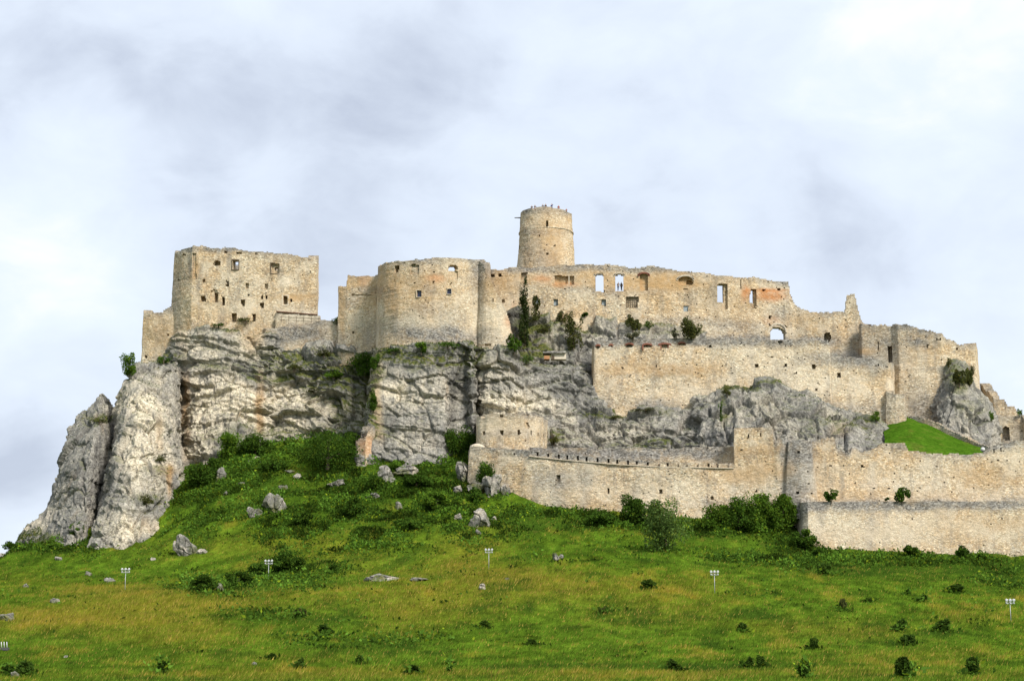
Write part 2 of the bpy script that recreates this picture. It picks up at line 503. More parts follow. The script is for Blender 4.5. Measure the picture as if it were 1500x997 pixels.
# smooth part on a coarse grid, then interpolate
cx = spaced(-160, 160, 2.5, 6500, 1.3); cy = spaced(110, 460, 2.5, 6500, 1.3)
CX, CY = np.meshgrid(cx, cy); CZG = terr(CX, CY)
def terr_s(X, Y):
    i = np.clip(np.searchsorted(cx, X) - 1, 0, len(cx) - 2); j = np.clip(np.searchsorted(cy, Y) - 1, 0, len(cy) - 2)
    u = (X - cx[i]) / (cx[i + 1] - cx[i]); v = (Y - cy[j]) / (cy[j + 1] - cy[j])
    return (CZG[j, i] * (1 - u) + CZG[j, i + 1] * u) * (1 - v) + (CZG[j + 1, i] * (1 - u) + CZG[j + 1, i + 1] * u) * v
def rough(X, Y):
    P = np.stack([X, Y, np.zeros_like(X)], -1)
    up = np.clip((Y - 270) / 60, 0, 1)
    near = np.clip((Y - 60) / 80, 0, 1) * np.clip((700 - np.hypot(X, Y - 300)) / 200, 0, 1)
    return near * (fbm(P, .035, 2, 5) * .55 + fbm(P, .16, 3, 7) * (.28 + .45 * up) + fbm(P, .8, 2, 9) * (.12 + .10 * up))
def gz(X, Y): return terr_s(X, Y) + rough(X, Y)

YEL = [(90, 905, 150, 14, .9), (230, 885, 130, 13, .9), (150, 925, 160, 20, .45), (560, 880, 170, 26, .6), (640, 905, 120, 20, .45), (700, 845, 110, 22, .6), (820, 865, 160, 26, .5), (920, 905, 110, 22, .45), (300, 925, 90, 16, .3),
       (180, 865, 120, 10, .6), (430, 800, 120, 20, .35), (700, 800, 70, 30, .55), (520, 820, 80, 20, .4), (1150, 915, 120, 18, .35), (1430, 900, 70, 14, .3),
       (1300, 960, 150, 14, .35), (1260, 920, 90, 12, .3), (700, 988, 900, 9, .55), (260, 800, 90, 20, .25), (500, 700, 60, 20, .15), (1030, 870, 60, 30, .2), (400, 960, 250, 14, .25), (60, 840, 60, 18, .2)]
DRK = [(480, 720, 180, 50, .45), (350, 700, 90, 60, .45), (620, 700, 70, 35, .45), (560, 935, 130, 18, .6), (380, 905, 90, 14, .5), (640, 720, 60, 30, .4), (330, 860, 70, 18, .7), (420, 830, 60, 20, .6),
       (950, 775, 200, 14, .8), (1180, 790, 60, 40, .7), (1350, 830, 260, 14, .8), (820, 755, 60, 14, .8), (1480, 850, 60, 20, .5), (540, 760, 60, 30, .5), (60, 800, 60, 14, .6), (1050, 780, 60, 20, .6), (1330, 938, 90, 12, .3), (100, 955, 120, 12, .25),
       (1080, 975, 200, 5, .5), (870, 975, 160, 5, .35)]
def meadow_col(P):
    px, py = proj(P)
    Q = P * np.array([1, .55, 0])
    wx, wy = fbm(Q, .05, 3, 31), fbm(Q, .05, 3, 37)
    n = fbm(Q, .10, 5, 41, .62); n2 = fbm(Q, .45, 4, 43, .6)
    yl = np.clip(blobs(px, py, YEL, (wx, wy)) * .62 + np.clip(n * 1.2 + n2 * 1.5 - .34, 0, 1) * .75, 0, 1)
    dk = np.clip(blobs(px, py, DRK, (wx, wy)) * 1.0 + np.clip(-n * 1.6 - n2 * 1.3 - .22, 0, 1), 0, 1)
    g = np.array([.080, .142, .012]); y_ = np.array([.225, .185, .022]); d = np.array([.036, .076, .009])
    c = g + 0 * P
    c = c * (1 + .55 * n2[:, None] + .5 * fbm(Q, 1.1, 2, 47)[:, None])
    c = c * (1 - yl[:, None]) + y_ * yl[:, None]
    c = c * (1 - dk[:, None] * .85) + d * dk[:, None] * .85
    return np.clip(c, .005, 1), yl, dk

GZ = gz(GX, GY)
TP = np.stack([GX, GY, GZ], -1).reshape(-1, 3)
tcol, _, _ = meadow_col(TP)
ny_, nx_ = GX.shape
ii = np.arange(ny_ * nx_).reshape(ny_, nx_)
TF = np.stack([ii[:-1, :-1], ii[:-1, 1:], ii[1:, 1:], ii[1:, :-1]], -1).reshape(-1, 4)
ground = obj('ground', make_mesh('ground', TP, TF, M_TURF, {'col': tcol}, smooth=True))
tag(ground, 'green and yellow grassy hillside rising to the castle rock', kind='structure')

def on_ground(px, py):
    a = at(px, py, 1.0) - np.array([0, 0, CZ])
    Ys = np.arange(125, 410, .5)
    P = a[None] * Ys[:, None] + np.array([0, 0, CZ])
    z = gz(P[:, 0], P[:, 1])
    k = np.where(P[:, 2] <= z)[0]
    if len(k) == 0:
        k = [int(np.argmin(P[:, 2] - z))]
    q = P[k[0]]; return np.array([q[0], q[1], float(z[k[0]])])

# z-buffer of built rock and wall surfaces, used to stand plants on them
ZB = np.full((500, 800), 1e9); ZP = np.zeros((500, 800, 3))
def register(V):
    px, py = proj(V)
    i = (py / 2).astype(int); j = (px / 2 + 20).astype(int)
    k = (i >= 0) & (i < 500) & (j >= 0) & (j < 800)
    i, j, V = i[k], j[k], V[k]
    o = np.argsort(-V[:, 1]); i, j, V = i[o], j[o], V[o]
    m = V[:, 1] < ZB[i, j]
    i, j, V = i[m], j[m], V[m]
    ZB[i, j] = V[:, 1]; ZP[i, j] = V
def on_rock(px, py, r=2):
    i, j = int(py / 2), int(px / 2 + 20)
    w_ = ZB[i - r:i + r + 1, j - r:j + r + 1]; p_ = ZP[i - r:i + r + 1, j - r:j + r + 1]
    k = np.argmin(w_); 
    if w_.ravel()[k] > 1e8: return on_ground(px, py)
    return p_.reshape(-1, 3)[k].copy()

# ------------------------------------------------------------------ rock
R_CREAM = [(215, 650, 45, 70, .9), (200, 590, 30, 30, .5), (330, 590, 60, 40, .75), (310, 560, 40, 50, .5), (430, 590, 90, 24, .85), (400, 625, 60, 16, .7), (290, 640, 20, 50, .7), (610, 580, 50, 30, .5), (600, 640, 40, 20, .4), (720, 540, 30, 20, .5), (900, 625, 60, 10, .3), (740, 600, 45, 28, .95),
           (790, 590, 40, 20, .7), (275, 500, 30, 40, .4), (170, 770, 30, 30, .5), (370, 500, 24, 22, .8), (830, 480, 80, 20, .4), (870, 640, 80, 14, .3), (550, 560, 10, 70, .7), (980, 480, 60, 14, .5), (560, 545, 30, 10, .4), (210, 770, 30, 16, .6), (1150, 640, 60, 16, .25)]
R_RUST = [(381, 590, 7, 40, .9), (272, 600, 6, 70, .6), (248, 700, 5, 30, .8), (234, 640, 6, 30, .4), (372, 495, 16, 14, .7), (552, 590, 8, 60, .6), (255, 480, 20, 30, .5), (240, 690, 20, 10, .4), (1235, 630, 16, 10, .3)]
R_DARK = [(110, 700, 34, 70, .28), (160, 680, 7, 80, .6), (300, 520, 60, 20, .2), (620, 640, 60, 14, .2), (1150, 600, 60, 20, .2), (670, 565, 14, 26, .9), (662, 610, 5, 50, .8), (692, 580, 8, 60, .35), (700, 620, 8, 40, .4), (545, 560, 10, 50, .5), (1006, 635, 5, 22, .7), (860, 545, 8, 60, .5), (775, 480, 30, 50, .8), (750, 470, 14, 40, .8), (835, 490, 8, 40, .5), (262, 560, 8, 80, .4), (150, 690, 8, 80, .3),  # dark stains, plus shade painted into the pillar recess, its right side and gullies
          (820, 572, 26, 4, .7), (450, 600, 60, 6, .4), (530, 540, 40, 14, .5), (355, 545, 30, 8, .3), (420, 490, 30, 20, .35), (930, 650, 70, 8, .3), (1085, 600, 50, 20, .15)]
R_MOSS = [(460, 540, 90, 26, .5), (350, 640, 60, 16, .4), (520, 590, 40, 50, .5), (560, 512, 14, 14, .6), (690, 530, 20, 20, .4), (440, 522, 55, 10, .9), (500, 545, 60, 14, .9), (470, 560, 70, 8, .6), (540, 600, 12, 40, .7), (620, 522, 70, 10, .9), (660, 508, 40, 8, .9), (580, 510, 24, 10, .7), (650, 530, 50, 14, .6), (250, 525, 26, 7, .9), (150, 612, 24, 6, .8),
          (40, 790, 40, 14, .7), (365, 480, 60, 6, .9), (420, 555, 40, 7, .7), (900, 605, 60, 6, .8), (960, 650, 60, 6, .7), (1080, 566, 40, 5, .7), (1140, 560, 60, 4, .6), (810, 640, 30, 10, .6), (1270, 615, 26, 10, .6), (1400, 548, 26, 20, .6), (1425, 600, 20, 20, .4), (775, 515, 40, 10, .9),
          (830, 475, 40, 20, .6), (940, 470, 40, 16, .5), (1210, 620, 40, 16, .3), (230, 690, 24, 8, .5), (215, 730, 20, 10, .5), (330, 535, 60, 6, .4), (510, 585, 40, 14, .5), (450, 630, 80, 8, .5), (780, 480, 24, 50, .7), (1060, 600, 6, 20, .6), (1000, 485, 40, 10, .7)]

def resample(pl, n):
    pl = np.asarray(pl, float); d = np.r_[0, np.cumsum(np.linalg.norm(np.diff(pl, axis=0), axis=1))]
    t = np.linspace(0, d[-1], n)
    return np.stack([np.interp(t, d, pl[:, k]) for k in range(3)], -1)

def catmull(K, n):
    """K (m,...) control -> n samples, catmull-rom blended with linear"""
    m = len(K); t = np.linspace(0, m - 1, n); i = np.clip(t.astype(int), 0, m - 2); u = (t - i).reshape(-1, *([1] * (K.ndim - 1)))
    p0 = K[np.clip(i - 1, 0, m - 1)]; p1 = K[i]; p2 = K[i + 1]; p3 = K[np.clip(i + 2, 0, m - 1)]
    c = .5 * ((2 * p1) + (-p0 + p2) * u + (2 * p0 - 5 * p1 + 4 * p2 - p3) * u * u + (-p0 + 3 * p1 - 3 * p2 + p3) * u ** 3)
    l = p1 * (1 - u) + p2 * u
    return .5 * c + .5 * l

def rock(name, cols, seed, res=.24, amp=1.0, back=7, label='', strata=1.0, sides=(True, True), blocky=1.0, bed=False):
    W = []
    for c in cols:
        P = at([p[0] for p in c], [p[1] for p in c], [p[2] for p in c])
        b = P[0] + np.array([0, back, -1.0]); b2 = P[0] + np.array([0, back * .35, .15])
        low = P[-1] + np.array([0, 1.0, -4.0])
        W.append(np.vstack([b, b2, P, low]))
    if sides[0]:
        W.insert(0, W[0] + np.array([1.0, back, -1.0]))
    if sides[1]:
        W.append(W[-1] + np.array([-1.0, back, -1.0]))
    hmax = max(np.linalg.norm(np.diff(c, axis=0), axis=1).sum() for c in W)
    nv = int(hmax / res)
    K = np.stack([resample(c, 24) for c in W])
    width = np.linalg.norm(np.diff(K, axis=0), axis=-1).sum(0).max()
    nu = int(width / res)
    # arclength parametrisation between columns
    G = np.empty((nu, 24, 3))
    mid = K[:, 14]
    d = np.r_[0, np.cumsum(np.linalg.norm(np.diff(mid, axis=0), axis=1) + .01)]
    Kt = catmull(K, 16 * len(K)); tt = np.interp(np.linspace(0, d[-1], nu), d, np.linspace(0, 1, len(K))) * (len(Kt) - 1)
    i0 = np.clip(tt.astype(int), 0, len(Kt) - 2); u = (tt - i0)[:, None, None]
    G = Kt[i0] * (1 - u) + Kt[i0 + 1] * u
    G = np.swapaxes(catmull(np.swapaxes(G, 0, 1), nv), 0, 1)      # (nu,nv,3)
    du = np.gradient(G, axis=0); dv = np.gradient(G, axis=1)
    Nn = np.cross(du, -dv); Nn /= np.linalg.norm(Nn, axis=-1, keepdims=True) + 1e-9
    flip = (Nn[..., 1] > 0) & (np.abs(Nn[..., 1]) > np.abs(Nn[..., 2]))
    if (Nn[..., 1].mean() > 0): Nn = -Nn
    P = G.reshape(-1, 3)
    Wp = np.stack([fbm(P, .10, 2, seed + 3), fbm(P, .10, 2, seed + 5), fbm(P, .10, 2, seed + 6)], -1)
    Q = P + Wp * (.8 if bed else 1.6)
    tilt = Q.copy(); tilt[:, 2] = Q[:, 2] + Q[:, 0] * .12
    def crk(f1, f2, w_): return np.clip(w_ - (f2 - f1), 0, w_) / w_
    f1, f2, r, tl_ = worley(tilt, (.13, .13, .24) if bed else (.17, .17, .085), seed)
    disp = ((r - .5) * 2.0 + tl_ * 3.2) * blocky; ck_ = crk(f1, f2, .055) * 1.0
    f1, f2, r, tl_ = worley(tilt, (.40, .40, .62) if bed else (.42, .42, .33), seed + 11)
    disp += ((r - .5) * .9 + tl_ * 1.5) * blocky; ck_ = ck_ + crk(f1, f2, .07) * .5 * (fbm(P, .12, 2, seed + 33) > -.12)
    f1, f2, r, tl_ = worley(tilt + Wp * .4, (1.1, 1.1, 1.45) if bed else (1.15, 1.15, 1.1), seed + 21)
    disp += (r - .5) * .42 + tl_ * .7 - crk(f1, f2, .08) * .2
    zz = tilt[:, 2] * .36 + fbm(P, .05, 2, seed + 8) * 1.0
    ft = zz - np.floor(zz)
    z_i = np.floor(zz).astype(np.int64); o_i = np.zeros(len(zz), np.int64)
    disp += strata * ((h3(z_i, np.floor(tilt[:, 0] * .12).astype(np.int64), o_i, seed) - .5) * .9 - (ft - .5) * .5)
    disp += fbm(P * np.array([1, 1, .10]), .40, 3, seed + 9) * (.6 if bed else .9)
    disp += fbm(P, 2.2, 2, seed + 14) * .12 + fbm(P, .07, 2, seed + 15) * 1.3
    disp = disp * amp - ck_
    dg = np.pad(disp.reshape(nu, nv), 1, 'edge')
    disp = (dg[1:-1, 1:-1] * .4 + (dg[:-2, 1:-1] + dg[2:, 1:-1] + dg[1:-1, :-2] + dg[1:-1, 2:]) * .15).ravel()
    # keep the outline: less displacement near the traced top
    vi = np.tile(np.linspace(0, 1, nv), nu)
    V = P + Nn.reshape(-1, 3) * disp[:, None]
    px, py = proj(V)
    GG = V.reshape(nu, nv, 3)
    n2v = np.cross(np.gradient(GG, axis=0), -np.gradient(GG, axis=1)); n2v /= np.linalg.norm(n2v, axis=-1, keepdims=True) + 1e-9
    if n2v[..., 1].mean() > 0: n2v = -n2v
    upz = n2v[..., 2].ravel()
    wx, wy = fbm(P, .25, 4, seed + 61), fbm(P, .25, 4, seed + 67)
    nm = fbm(P, .18, 4, seed + 71)
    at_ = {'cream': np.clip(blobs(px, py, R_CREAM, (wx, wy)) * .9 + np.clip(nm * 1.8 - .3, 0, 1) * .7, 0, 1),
           'rust': np.clip(blobs(px, py, R_RUST, (wx, wy)) + np.clip(fbm(P * np.array([1, 1, .3]), .3, 3, seed + 77) - .45, 0, 1), 0, 1),
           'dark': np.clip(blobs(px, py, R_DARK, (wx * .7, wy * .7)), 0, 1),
           'moss': np.clip((blobs(px, py, R_MOSS, (wx, wy)) * 1.1 + .07) * np.clip((upz - .05) * 2.2 + .25, 0, 1) + np.clip(upz - .62, 0, 1) * 1.5, 0, 1)}
    iq = np.arange(nu * nv).reshape(nu, nv)
    Fq = np.stack([iq[:-1, :-1], iq[:-1, 1:], iq[1:, 1:], iq[1:, :-1]], -1).reshape(-1, 4)
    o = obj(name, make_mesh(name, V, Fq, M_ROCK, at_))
    tag(o, label, kind='structure')
    register(V)
    ROCKS.append((V, upz, at_['moss']))
    return o
ROCKS = []

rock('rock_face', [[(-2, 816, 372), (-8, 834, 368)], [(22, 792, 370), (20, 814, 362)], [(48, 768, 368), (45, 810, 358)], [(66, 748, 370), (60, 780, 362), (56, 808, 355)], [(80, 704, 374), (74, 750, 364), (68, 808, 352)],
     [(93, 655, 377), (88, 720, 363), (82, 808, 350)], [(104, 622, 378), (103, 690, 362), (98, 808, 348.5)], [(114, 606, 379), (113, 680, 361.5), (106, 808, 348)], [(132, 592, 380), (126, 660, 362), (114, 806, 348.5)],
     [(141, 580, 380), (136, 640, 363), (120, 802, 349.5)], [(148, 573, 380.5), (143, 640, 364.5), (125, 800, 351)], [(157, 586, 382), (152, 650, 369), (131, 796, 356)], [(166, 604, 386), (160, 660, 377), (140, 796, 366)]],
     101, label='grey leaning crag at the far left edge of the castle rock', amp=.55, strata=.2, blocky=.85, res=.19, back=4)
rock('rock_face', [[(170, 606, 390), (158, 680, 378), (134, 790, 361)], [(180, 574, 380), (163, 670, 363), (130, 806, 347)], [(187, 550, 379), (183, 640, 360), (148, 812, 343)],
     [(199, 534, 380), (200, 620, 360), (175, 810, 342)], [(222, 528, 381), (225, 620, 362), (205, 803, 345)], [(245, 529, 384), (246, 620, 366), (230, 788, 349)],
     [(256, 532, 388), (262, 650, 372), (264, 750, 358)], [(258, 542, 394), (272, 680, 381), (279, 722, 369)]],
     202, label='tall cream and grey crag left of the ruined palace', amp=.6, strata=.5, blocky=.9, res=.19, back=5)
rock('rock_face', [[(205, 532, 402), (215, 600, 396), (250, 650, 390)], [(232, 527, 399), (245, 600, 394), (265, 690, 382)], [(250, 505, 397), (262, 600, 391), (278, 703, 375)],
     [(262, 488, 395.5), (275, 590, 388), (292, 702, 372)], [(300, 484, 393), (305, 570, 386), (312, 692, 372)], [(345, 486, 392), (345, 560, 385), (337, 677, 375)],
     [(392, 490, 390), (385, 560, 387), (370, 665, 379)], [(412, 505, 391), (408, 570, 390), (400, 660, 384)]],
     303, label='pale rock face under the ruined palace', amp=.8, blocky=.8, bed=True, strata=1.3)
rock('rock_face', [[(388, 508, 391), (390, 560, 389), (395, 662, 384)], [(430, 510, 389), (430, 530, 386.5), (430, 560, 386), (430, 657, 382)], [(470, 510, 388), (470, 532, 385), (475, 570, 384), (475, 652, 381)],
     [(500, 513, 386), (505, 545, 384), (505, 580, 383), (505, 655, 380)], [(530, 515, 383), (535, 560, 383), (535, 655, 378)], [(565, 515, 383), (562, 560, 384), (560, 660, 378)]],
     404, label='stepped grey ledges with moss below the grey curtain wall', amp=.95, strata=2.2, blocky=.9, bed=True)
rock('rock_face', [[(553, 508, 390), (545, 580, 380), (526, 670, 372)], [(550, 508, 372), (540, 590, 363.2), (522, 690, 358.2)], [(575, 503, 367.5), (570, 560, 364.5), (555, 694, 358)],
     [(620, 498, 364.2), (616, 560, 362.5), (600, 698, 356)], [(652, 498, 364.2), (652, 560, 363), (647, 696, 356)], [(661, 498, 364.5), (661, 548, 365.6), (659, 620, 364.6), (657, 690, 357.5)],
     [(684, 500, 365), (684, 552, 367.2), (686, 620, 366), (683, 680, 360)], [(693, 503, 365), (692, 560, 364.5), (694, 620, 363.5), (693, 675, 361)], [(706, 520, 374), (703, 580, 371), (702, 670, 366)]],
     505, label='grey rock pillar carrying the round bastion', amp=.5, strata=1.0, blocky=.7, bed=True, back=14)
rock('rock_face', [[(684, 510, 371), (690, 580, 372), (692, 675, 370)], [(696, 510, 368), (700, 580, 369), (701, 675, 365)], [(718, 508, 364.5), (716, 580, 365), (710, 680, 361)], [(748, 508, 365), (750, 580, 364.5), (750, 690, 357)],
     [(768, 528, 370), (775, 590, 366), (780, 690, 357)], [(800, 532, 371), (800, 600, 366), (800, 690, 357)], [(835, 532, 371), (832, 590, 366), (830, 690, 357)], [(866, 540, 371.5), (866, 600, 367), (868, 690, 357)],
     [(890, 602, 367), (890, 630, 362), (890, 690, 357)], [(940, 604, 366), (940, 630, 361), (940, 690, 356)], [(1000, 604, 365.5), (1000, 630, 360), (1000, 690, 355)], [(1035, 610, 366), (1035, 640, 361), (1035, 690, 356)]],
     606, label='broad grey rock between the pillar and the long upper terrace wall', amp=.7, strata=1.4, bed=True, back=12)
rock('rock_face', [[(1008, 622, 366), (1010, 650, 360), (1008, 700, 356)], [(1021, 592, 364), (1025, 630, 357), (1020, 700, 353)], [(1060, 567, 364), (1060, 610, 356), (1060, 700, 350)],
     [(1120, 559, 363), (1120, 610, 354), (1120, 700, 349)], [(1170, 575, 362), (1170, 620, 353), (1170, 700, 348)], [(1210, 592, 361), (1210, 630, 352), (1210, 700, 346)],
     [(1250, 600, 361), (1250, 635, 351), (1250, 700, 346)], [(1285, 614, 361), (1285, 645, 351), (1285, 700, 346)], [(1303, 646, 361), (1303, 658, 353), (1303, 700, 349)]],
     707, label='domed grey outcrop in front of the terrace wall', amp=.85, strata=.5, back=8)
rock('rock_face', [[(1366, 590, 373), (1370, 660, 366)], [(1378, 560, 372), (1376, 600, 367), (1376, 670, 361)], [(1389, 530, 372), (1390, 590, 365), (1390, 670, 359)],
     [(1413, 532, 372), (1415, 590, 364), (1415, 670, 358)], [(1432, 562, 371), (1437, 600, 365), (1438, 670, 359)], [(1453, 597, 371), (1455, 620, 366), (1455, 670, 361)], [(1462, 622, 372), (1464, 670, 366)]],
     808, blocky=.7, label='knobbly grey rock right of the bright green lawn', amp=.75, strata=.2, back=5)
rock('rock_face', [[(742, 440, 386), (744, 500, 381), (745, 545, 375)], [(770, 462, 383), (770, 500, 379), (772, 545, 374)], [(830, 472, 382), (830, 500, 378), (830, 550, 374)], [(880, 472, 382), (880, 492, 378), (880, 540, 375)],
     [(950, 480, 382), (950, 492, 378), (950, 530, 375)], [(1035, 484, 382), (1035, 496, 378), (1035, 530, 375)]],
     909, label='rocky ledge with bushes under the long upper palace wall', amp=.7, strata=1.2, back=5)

# ------------------------------------------------------------------ masonry walls
W_GRAY = [(955, 594, 30, 12, .9), (1240, 600, 60, 10, .4), (880, 590, 30, 10, .3), (440, 490, 50, 24, .75), (600, 480, 60, 18, .5), (660, 488, 60, 14, .7), (570, 430, 18, 14, .6), (545, 425, 40, 6, .5), (632, 424, 12, 10, .6), (700, 420, 20, 30, .35), (700, 395, 14, 20, .4), (1000, 500, 260, 9, .75), (1240, 525, 60, 12, .7), (1290, 540, 20, 14, .6),
          (1172, 692, 24, 52, 1.0), (1168, 690, 14, 40, .6), (1330, 740, 250, 9, .7), (1170, 770, 14, 40, .6), (930, 664, 170, 10, .75), (830, 700, 60, 16, .45), (970, 540, 40, 6, .3), (1300, 500, 40, 26, .35), (1140, 460, 20, 10, .5), (1010, 470, 70, 8, .4), (1080, 480, 40, 10, .4), (900, 395, 180, 5, .35), (800, 340, 50, 5, .5), (800, 375, 30, 16, .35), (800, 310, 50, 6, .3),
          (1370, 540, 40, 4, .4), (890, 425, 100, 6, .35), (745, 635, 40, 5, .4), (1390, 590, 40, 30, .2), (1390, 655, 90, 6, .45), (1470, 650, 30, 10, .5), (360, 366, 120, 4, .4), (262, 420, 8, 80, .25), (508, 440, 20, 10, .4), (1345, 600, 20, 20, .5), (540, 400, 40, 4, .5), (1150, 660, 8, 60, .5), (800, 600, 60, 5, .3), (620, 450, 18, 10, .4)]
W_OCHRE = [(600, 430, 60, 26, .5), (640, 405, 50, 16, .45), (730, 410, 20, 30, .5), (900, 412, 140, 12, .75), (970, 415, 60, 16, .5), (960, 540, 90, 8, .7), (1110, 690, 40, 14, .9), (1110, 660, 36, 8, .5), (540, 395, 20, 10, .4), (520, 412, 30, 8, .6), (500, 440, 6, 40, .7), (1060, 450, 60, 20, .35), (1430, 700, 60, 16, .55), (1300, 725, 140, 8, .3), (240, 490, 30, 30, .45),
           (436, 436, 34, 6, .8), (285, 390, 5, 20, .8), (1360, 515, 30, 5, .5), (1270, 515, 16, 6, .8), (1180, 470, 30, 14, .4), (800, 345, 30, 40, .4), (820, 340, 20, 40, .4), (750, 625, 60, 20, .2), (1400, 770, 100, 20, .3), (1250, 780, 60, 12, .25), (770, 620, 3, 6, .8), (1490, 770, 30, 12, .4), (575, 430, 30, 40, .3), (440, 470, 20, 10, .2)]
W_ORANGE = [(1132, 434, 26, 9, .85), (1092, 430, 7, 12, .7), (640, 407, 14, 6, .5), (795, 408, 14, 6, .5), (1130, 470, 14, 8, .25), (535, 410, 10, 12, .3), (825, 417, 22, 4, .5), (1128, 425, 34, 3, .6), (745, 470, 8, 8, .5), (752, 455, 5, 14, .4), (538, 655, 14, 16, .5)]
W_PALE = [(420, 412, 12, 8, .9), (540, 480, 40, 30, .2), (620, 470, 50, 10, .35), (730, 470, 22, 30, .4), (1180, 560, 140, 30, .35), (1120, 520, 60, 16, .3), (1250, 700, 160, 20, .25), (1300, 775, 200, 25, .45), (440, 465, 40, 8, .8), (900, 720, 160, 18, .35), (1330, 530, 40, 16, .3), (360, 450, 60, 10, .4), (700, 460, 20, 30, .4), (980, 580, 80, 16, .3), (850, 690, 60, 14, .2), (740, 625, 60, 14, .3)]

def catpath(K, n):
    return catmull(K, n)

def masonry(name, plan, thick=2.0, openings=(), cell=.245, parent=None, seed=1, curved=False, batter=0.0, ragged=.5, world=None, rough_amp=1.0, mat=None, closed=False, holes=0):
    if world is not None:
        K = np.array(world, float)             # X, Y, ztop, zbot
    else:
        K = []
        for (px, Y, pt, pb) in plan:
            T = at(px, pt, Y); B = at(px, pb, Y)
            K.append((T[0], T[1], T[2], B[2]))
        K = np.array(K)
    if curved: K = catmull(K, len(K) * 8)
    d = np.r_[0, np.cumsum(np.hypot(np.diff(K[:, 0]), np.diff(K[:, 1])) + 1e-4)]
    NI = max(2, int(round(d[-1] / cell)))
    s = np.linspace(0, d[-1], NI + 1)
    X = np.interp(s, d, K[:, 0]); Yv = np.interp(s, d, K[:, 1]); zt = np.interp(s, d, K[:, 2]); zb = np.interp(s, d, K[:, 3])
    tx = np.gradient(X); ty = np.gradient(Yv)
    k = 7
    if NI > 12 and not closed:
        ker = np.ones(k) / k
        tx = np.convolve(np.pad(tx, k // 2, 'edge'), ker, 'valid'); ty = np.convolve(np.pad(ty, k // 2, 'edge'), ker, 'valid')
    ln = np.hypot(tx, ty) + 1e-9; nx, ny = ty / ln, -tx / ln
    z0 = zb.min(); z1 = zt.max() + 1.0
    NJ = int((z1 - z0) / cell) + 1
    sc = (s[:-1] + s[1:]) / 2
    ztc = (zt[:-1] + zt[1:]) / 2; zbc = (zb[:-1] + zb[1:]) / 2
    rg = (v1(sc, 0, seed, .22) * .7 + v1(sc, 5, seed + 2, .7) * .35 + v1(np.floor(sc / 1.3), 0, seed + 3, 1.37) * .22 + v1(sc, 3, seed + 4, 1.9) * .22) * ragged
    ztc = ztc + rg - abs(ragged) * .25
    zc = z0 + (np.arange(NJ) + .5) * cell
    solid = (zc[None, :] < ztc[:, None]) & (zc[None, :] > zbc[:, None])
    def pos(i, j, dep):
        i = np.asarray(i); z = z0 + np.asarray(j) * cell
        off = batter * (z1 - z) - dep
        return np.stack([X[i] + nx[i] * off, Yv[i] + ny[i] * off, z], -1)
    I, J = np.meshgrid(np.arange(NI), np.arange(NJ), indexing='ij')
    Pc = (pos(I, J, 0) + pos(I + 1, J + 1, 0)) / 2
    px, py = proj(Pc)
    facing = -(nx[I] * Pc[..., 0] + ny[I] * Pc[..., 1]) > 0
    dep = np.zeros((NI, NJ))
    jn = fbm(Pc, 1.6, 2, seed + 5) * 1.2
    for op in openings:
        cx_, cy_, w_, h_, kind = op[:5]; rg_ = op[5] if len(op) > 5 else .6
        dx = np.abs(px - cx_) - w_ / 2 + jn * rg_; top = cy_ - h_ / 2; bo = cy_ + h_ / 2
        m = (dx < 0) & (py > top + jn * rg_) & (py < bo + jn * rg_ * .6) & facing
        if kind.endswith('arch'):
            ah = w_ / 2 * (1 if not kind.startswith('seg') else .5)
            inn = ((px - cx_) / (w_ / 2)) ** 2 + ((py - (top + ah)) / ah) ** 2 < 1
            m &= (py > top + ah) | inn
        if kind.startswith('oval'):
            m = (((px - cx_) / (w_ / 2)) ** 2 + ((py - cy_) / (h_ / 2)) ** 2 + jn * .15 < 1) & facing
        if 'thru' in kind: dep[m] = 99
        elif 'deep' in kind: dep[m] = np.where(dep[m] > 50, 99, thick * .78)
        elif 'mid' in kind: dep[m] = np.where(dep[m] > 50, 99, .7)
        else: dep[m] = np.where(dep[m] > 50, 99, np.maximum(dep[m], .35))
    if holes:
        rs = np.random.RandomState(seed + 900)
        for _ in range(int(holes * .5)):
            i = rs.randint(2, NI - 3); j = rs.randint(2, NJ - 3)
            if solid[i, j] and dep[i, j] == 0: dep[i, j:j + 1] = .6
    solid &= dep < 50
    dep[~solid] = 0
    lv = np.unique(dep); lay = np.searchsorted(lv, dep); nb = len(lv)      # nb = back layer
    st = (NI + 1) * (NJ + 1)
    def key(i, j, l): return l * st + i * (NJ + 1) + j
    quads = []
    i, j = np.nonzero(solid); l = lay[i, j]
    quads.append(np.stack([key(i, j, l), key(i + 1, j, l), key(i + 1, j + 1, l), key(i, j + 1, l)], -1))
    sp = np.pad(solid, ((0, 0), (1, 1))); st_ = sp[:, 1:-1] & ~sp[:, :-2]; en_ = sp[:, 1:-1] & ~sp[:, 2:]
    bi, bj0 = np.nonzero(st_); _, bj1 = np.nonzero(en_); bj1 = bj1 + 1
    b = np.full_like(bi, nb)
    quads.append(np.stack([key(bi, bj0, b), key(bi, bj1, b), key(bi + 1, bj1, b), key(bi + 1, bj0, b)], -1))
    Sd = np.pad(solid, 1); Ly = np.pad(lay, 1)
    for di, dj in ((1, 0), (-1, 0), (0, 1), (0, -1)):
        own = Sd[1:-1, 1:-1]; o_s = Sd[1 + di:NI + 1 + di, 1 + dj:NJ + 1 + dj]; ol = Ly[1 + di:NI + 1 + di, 1 + dj:NJ + 1 + dj]
        if closed and di:
            o_s = o_s.copy(); ol = ol.copy()
            if di == 1: o_s[-1] = solid[0]; ol[-1] = lay[0]
            else: o_s[0] = solid[-1]; ol[0] = lay[-1]
        target = np.where(o_s, ol, nb)
        m = own & (target > lay)
        i, j = np.nonzero(m); a = lay[i, j]; t_ = target[i, j]
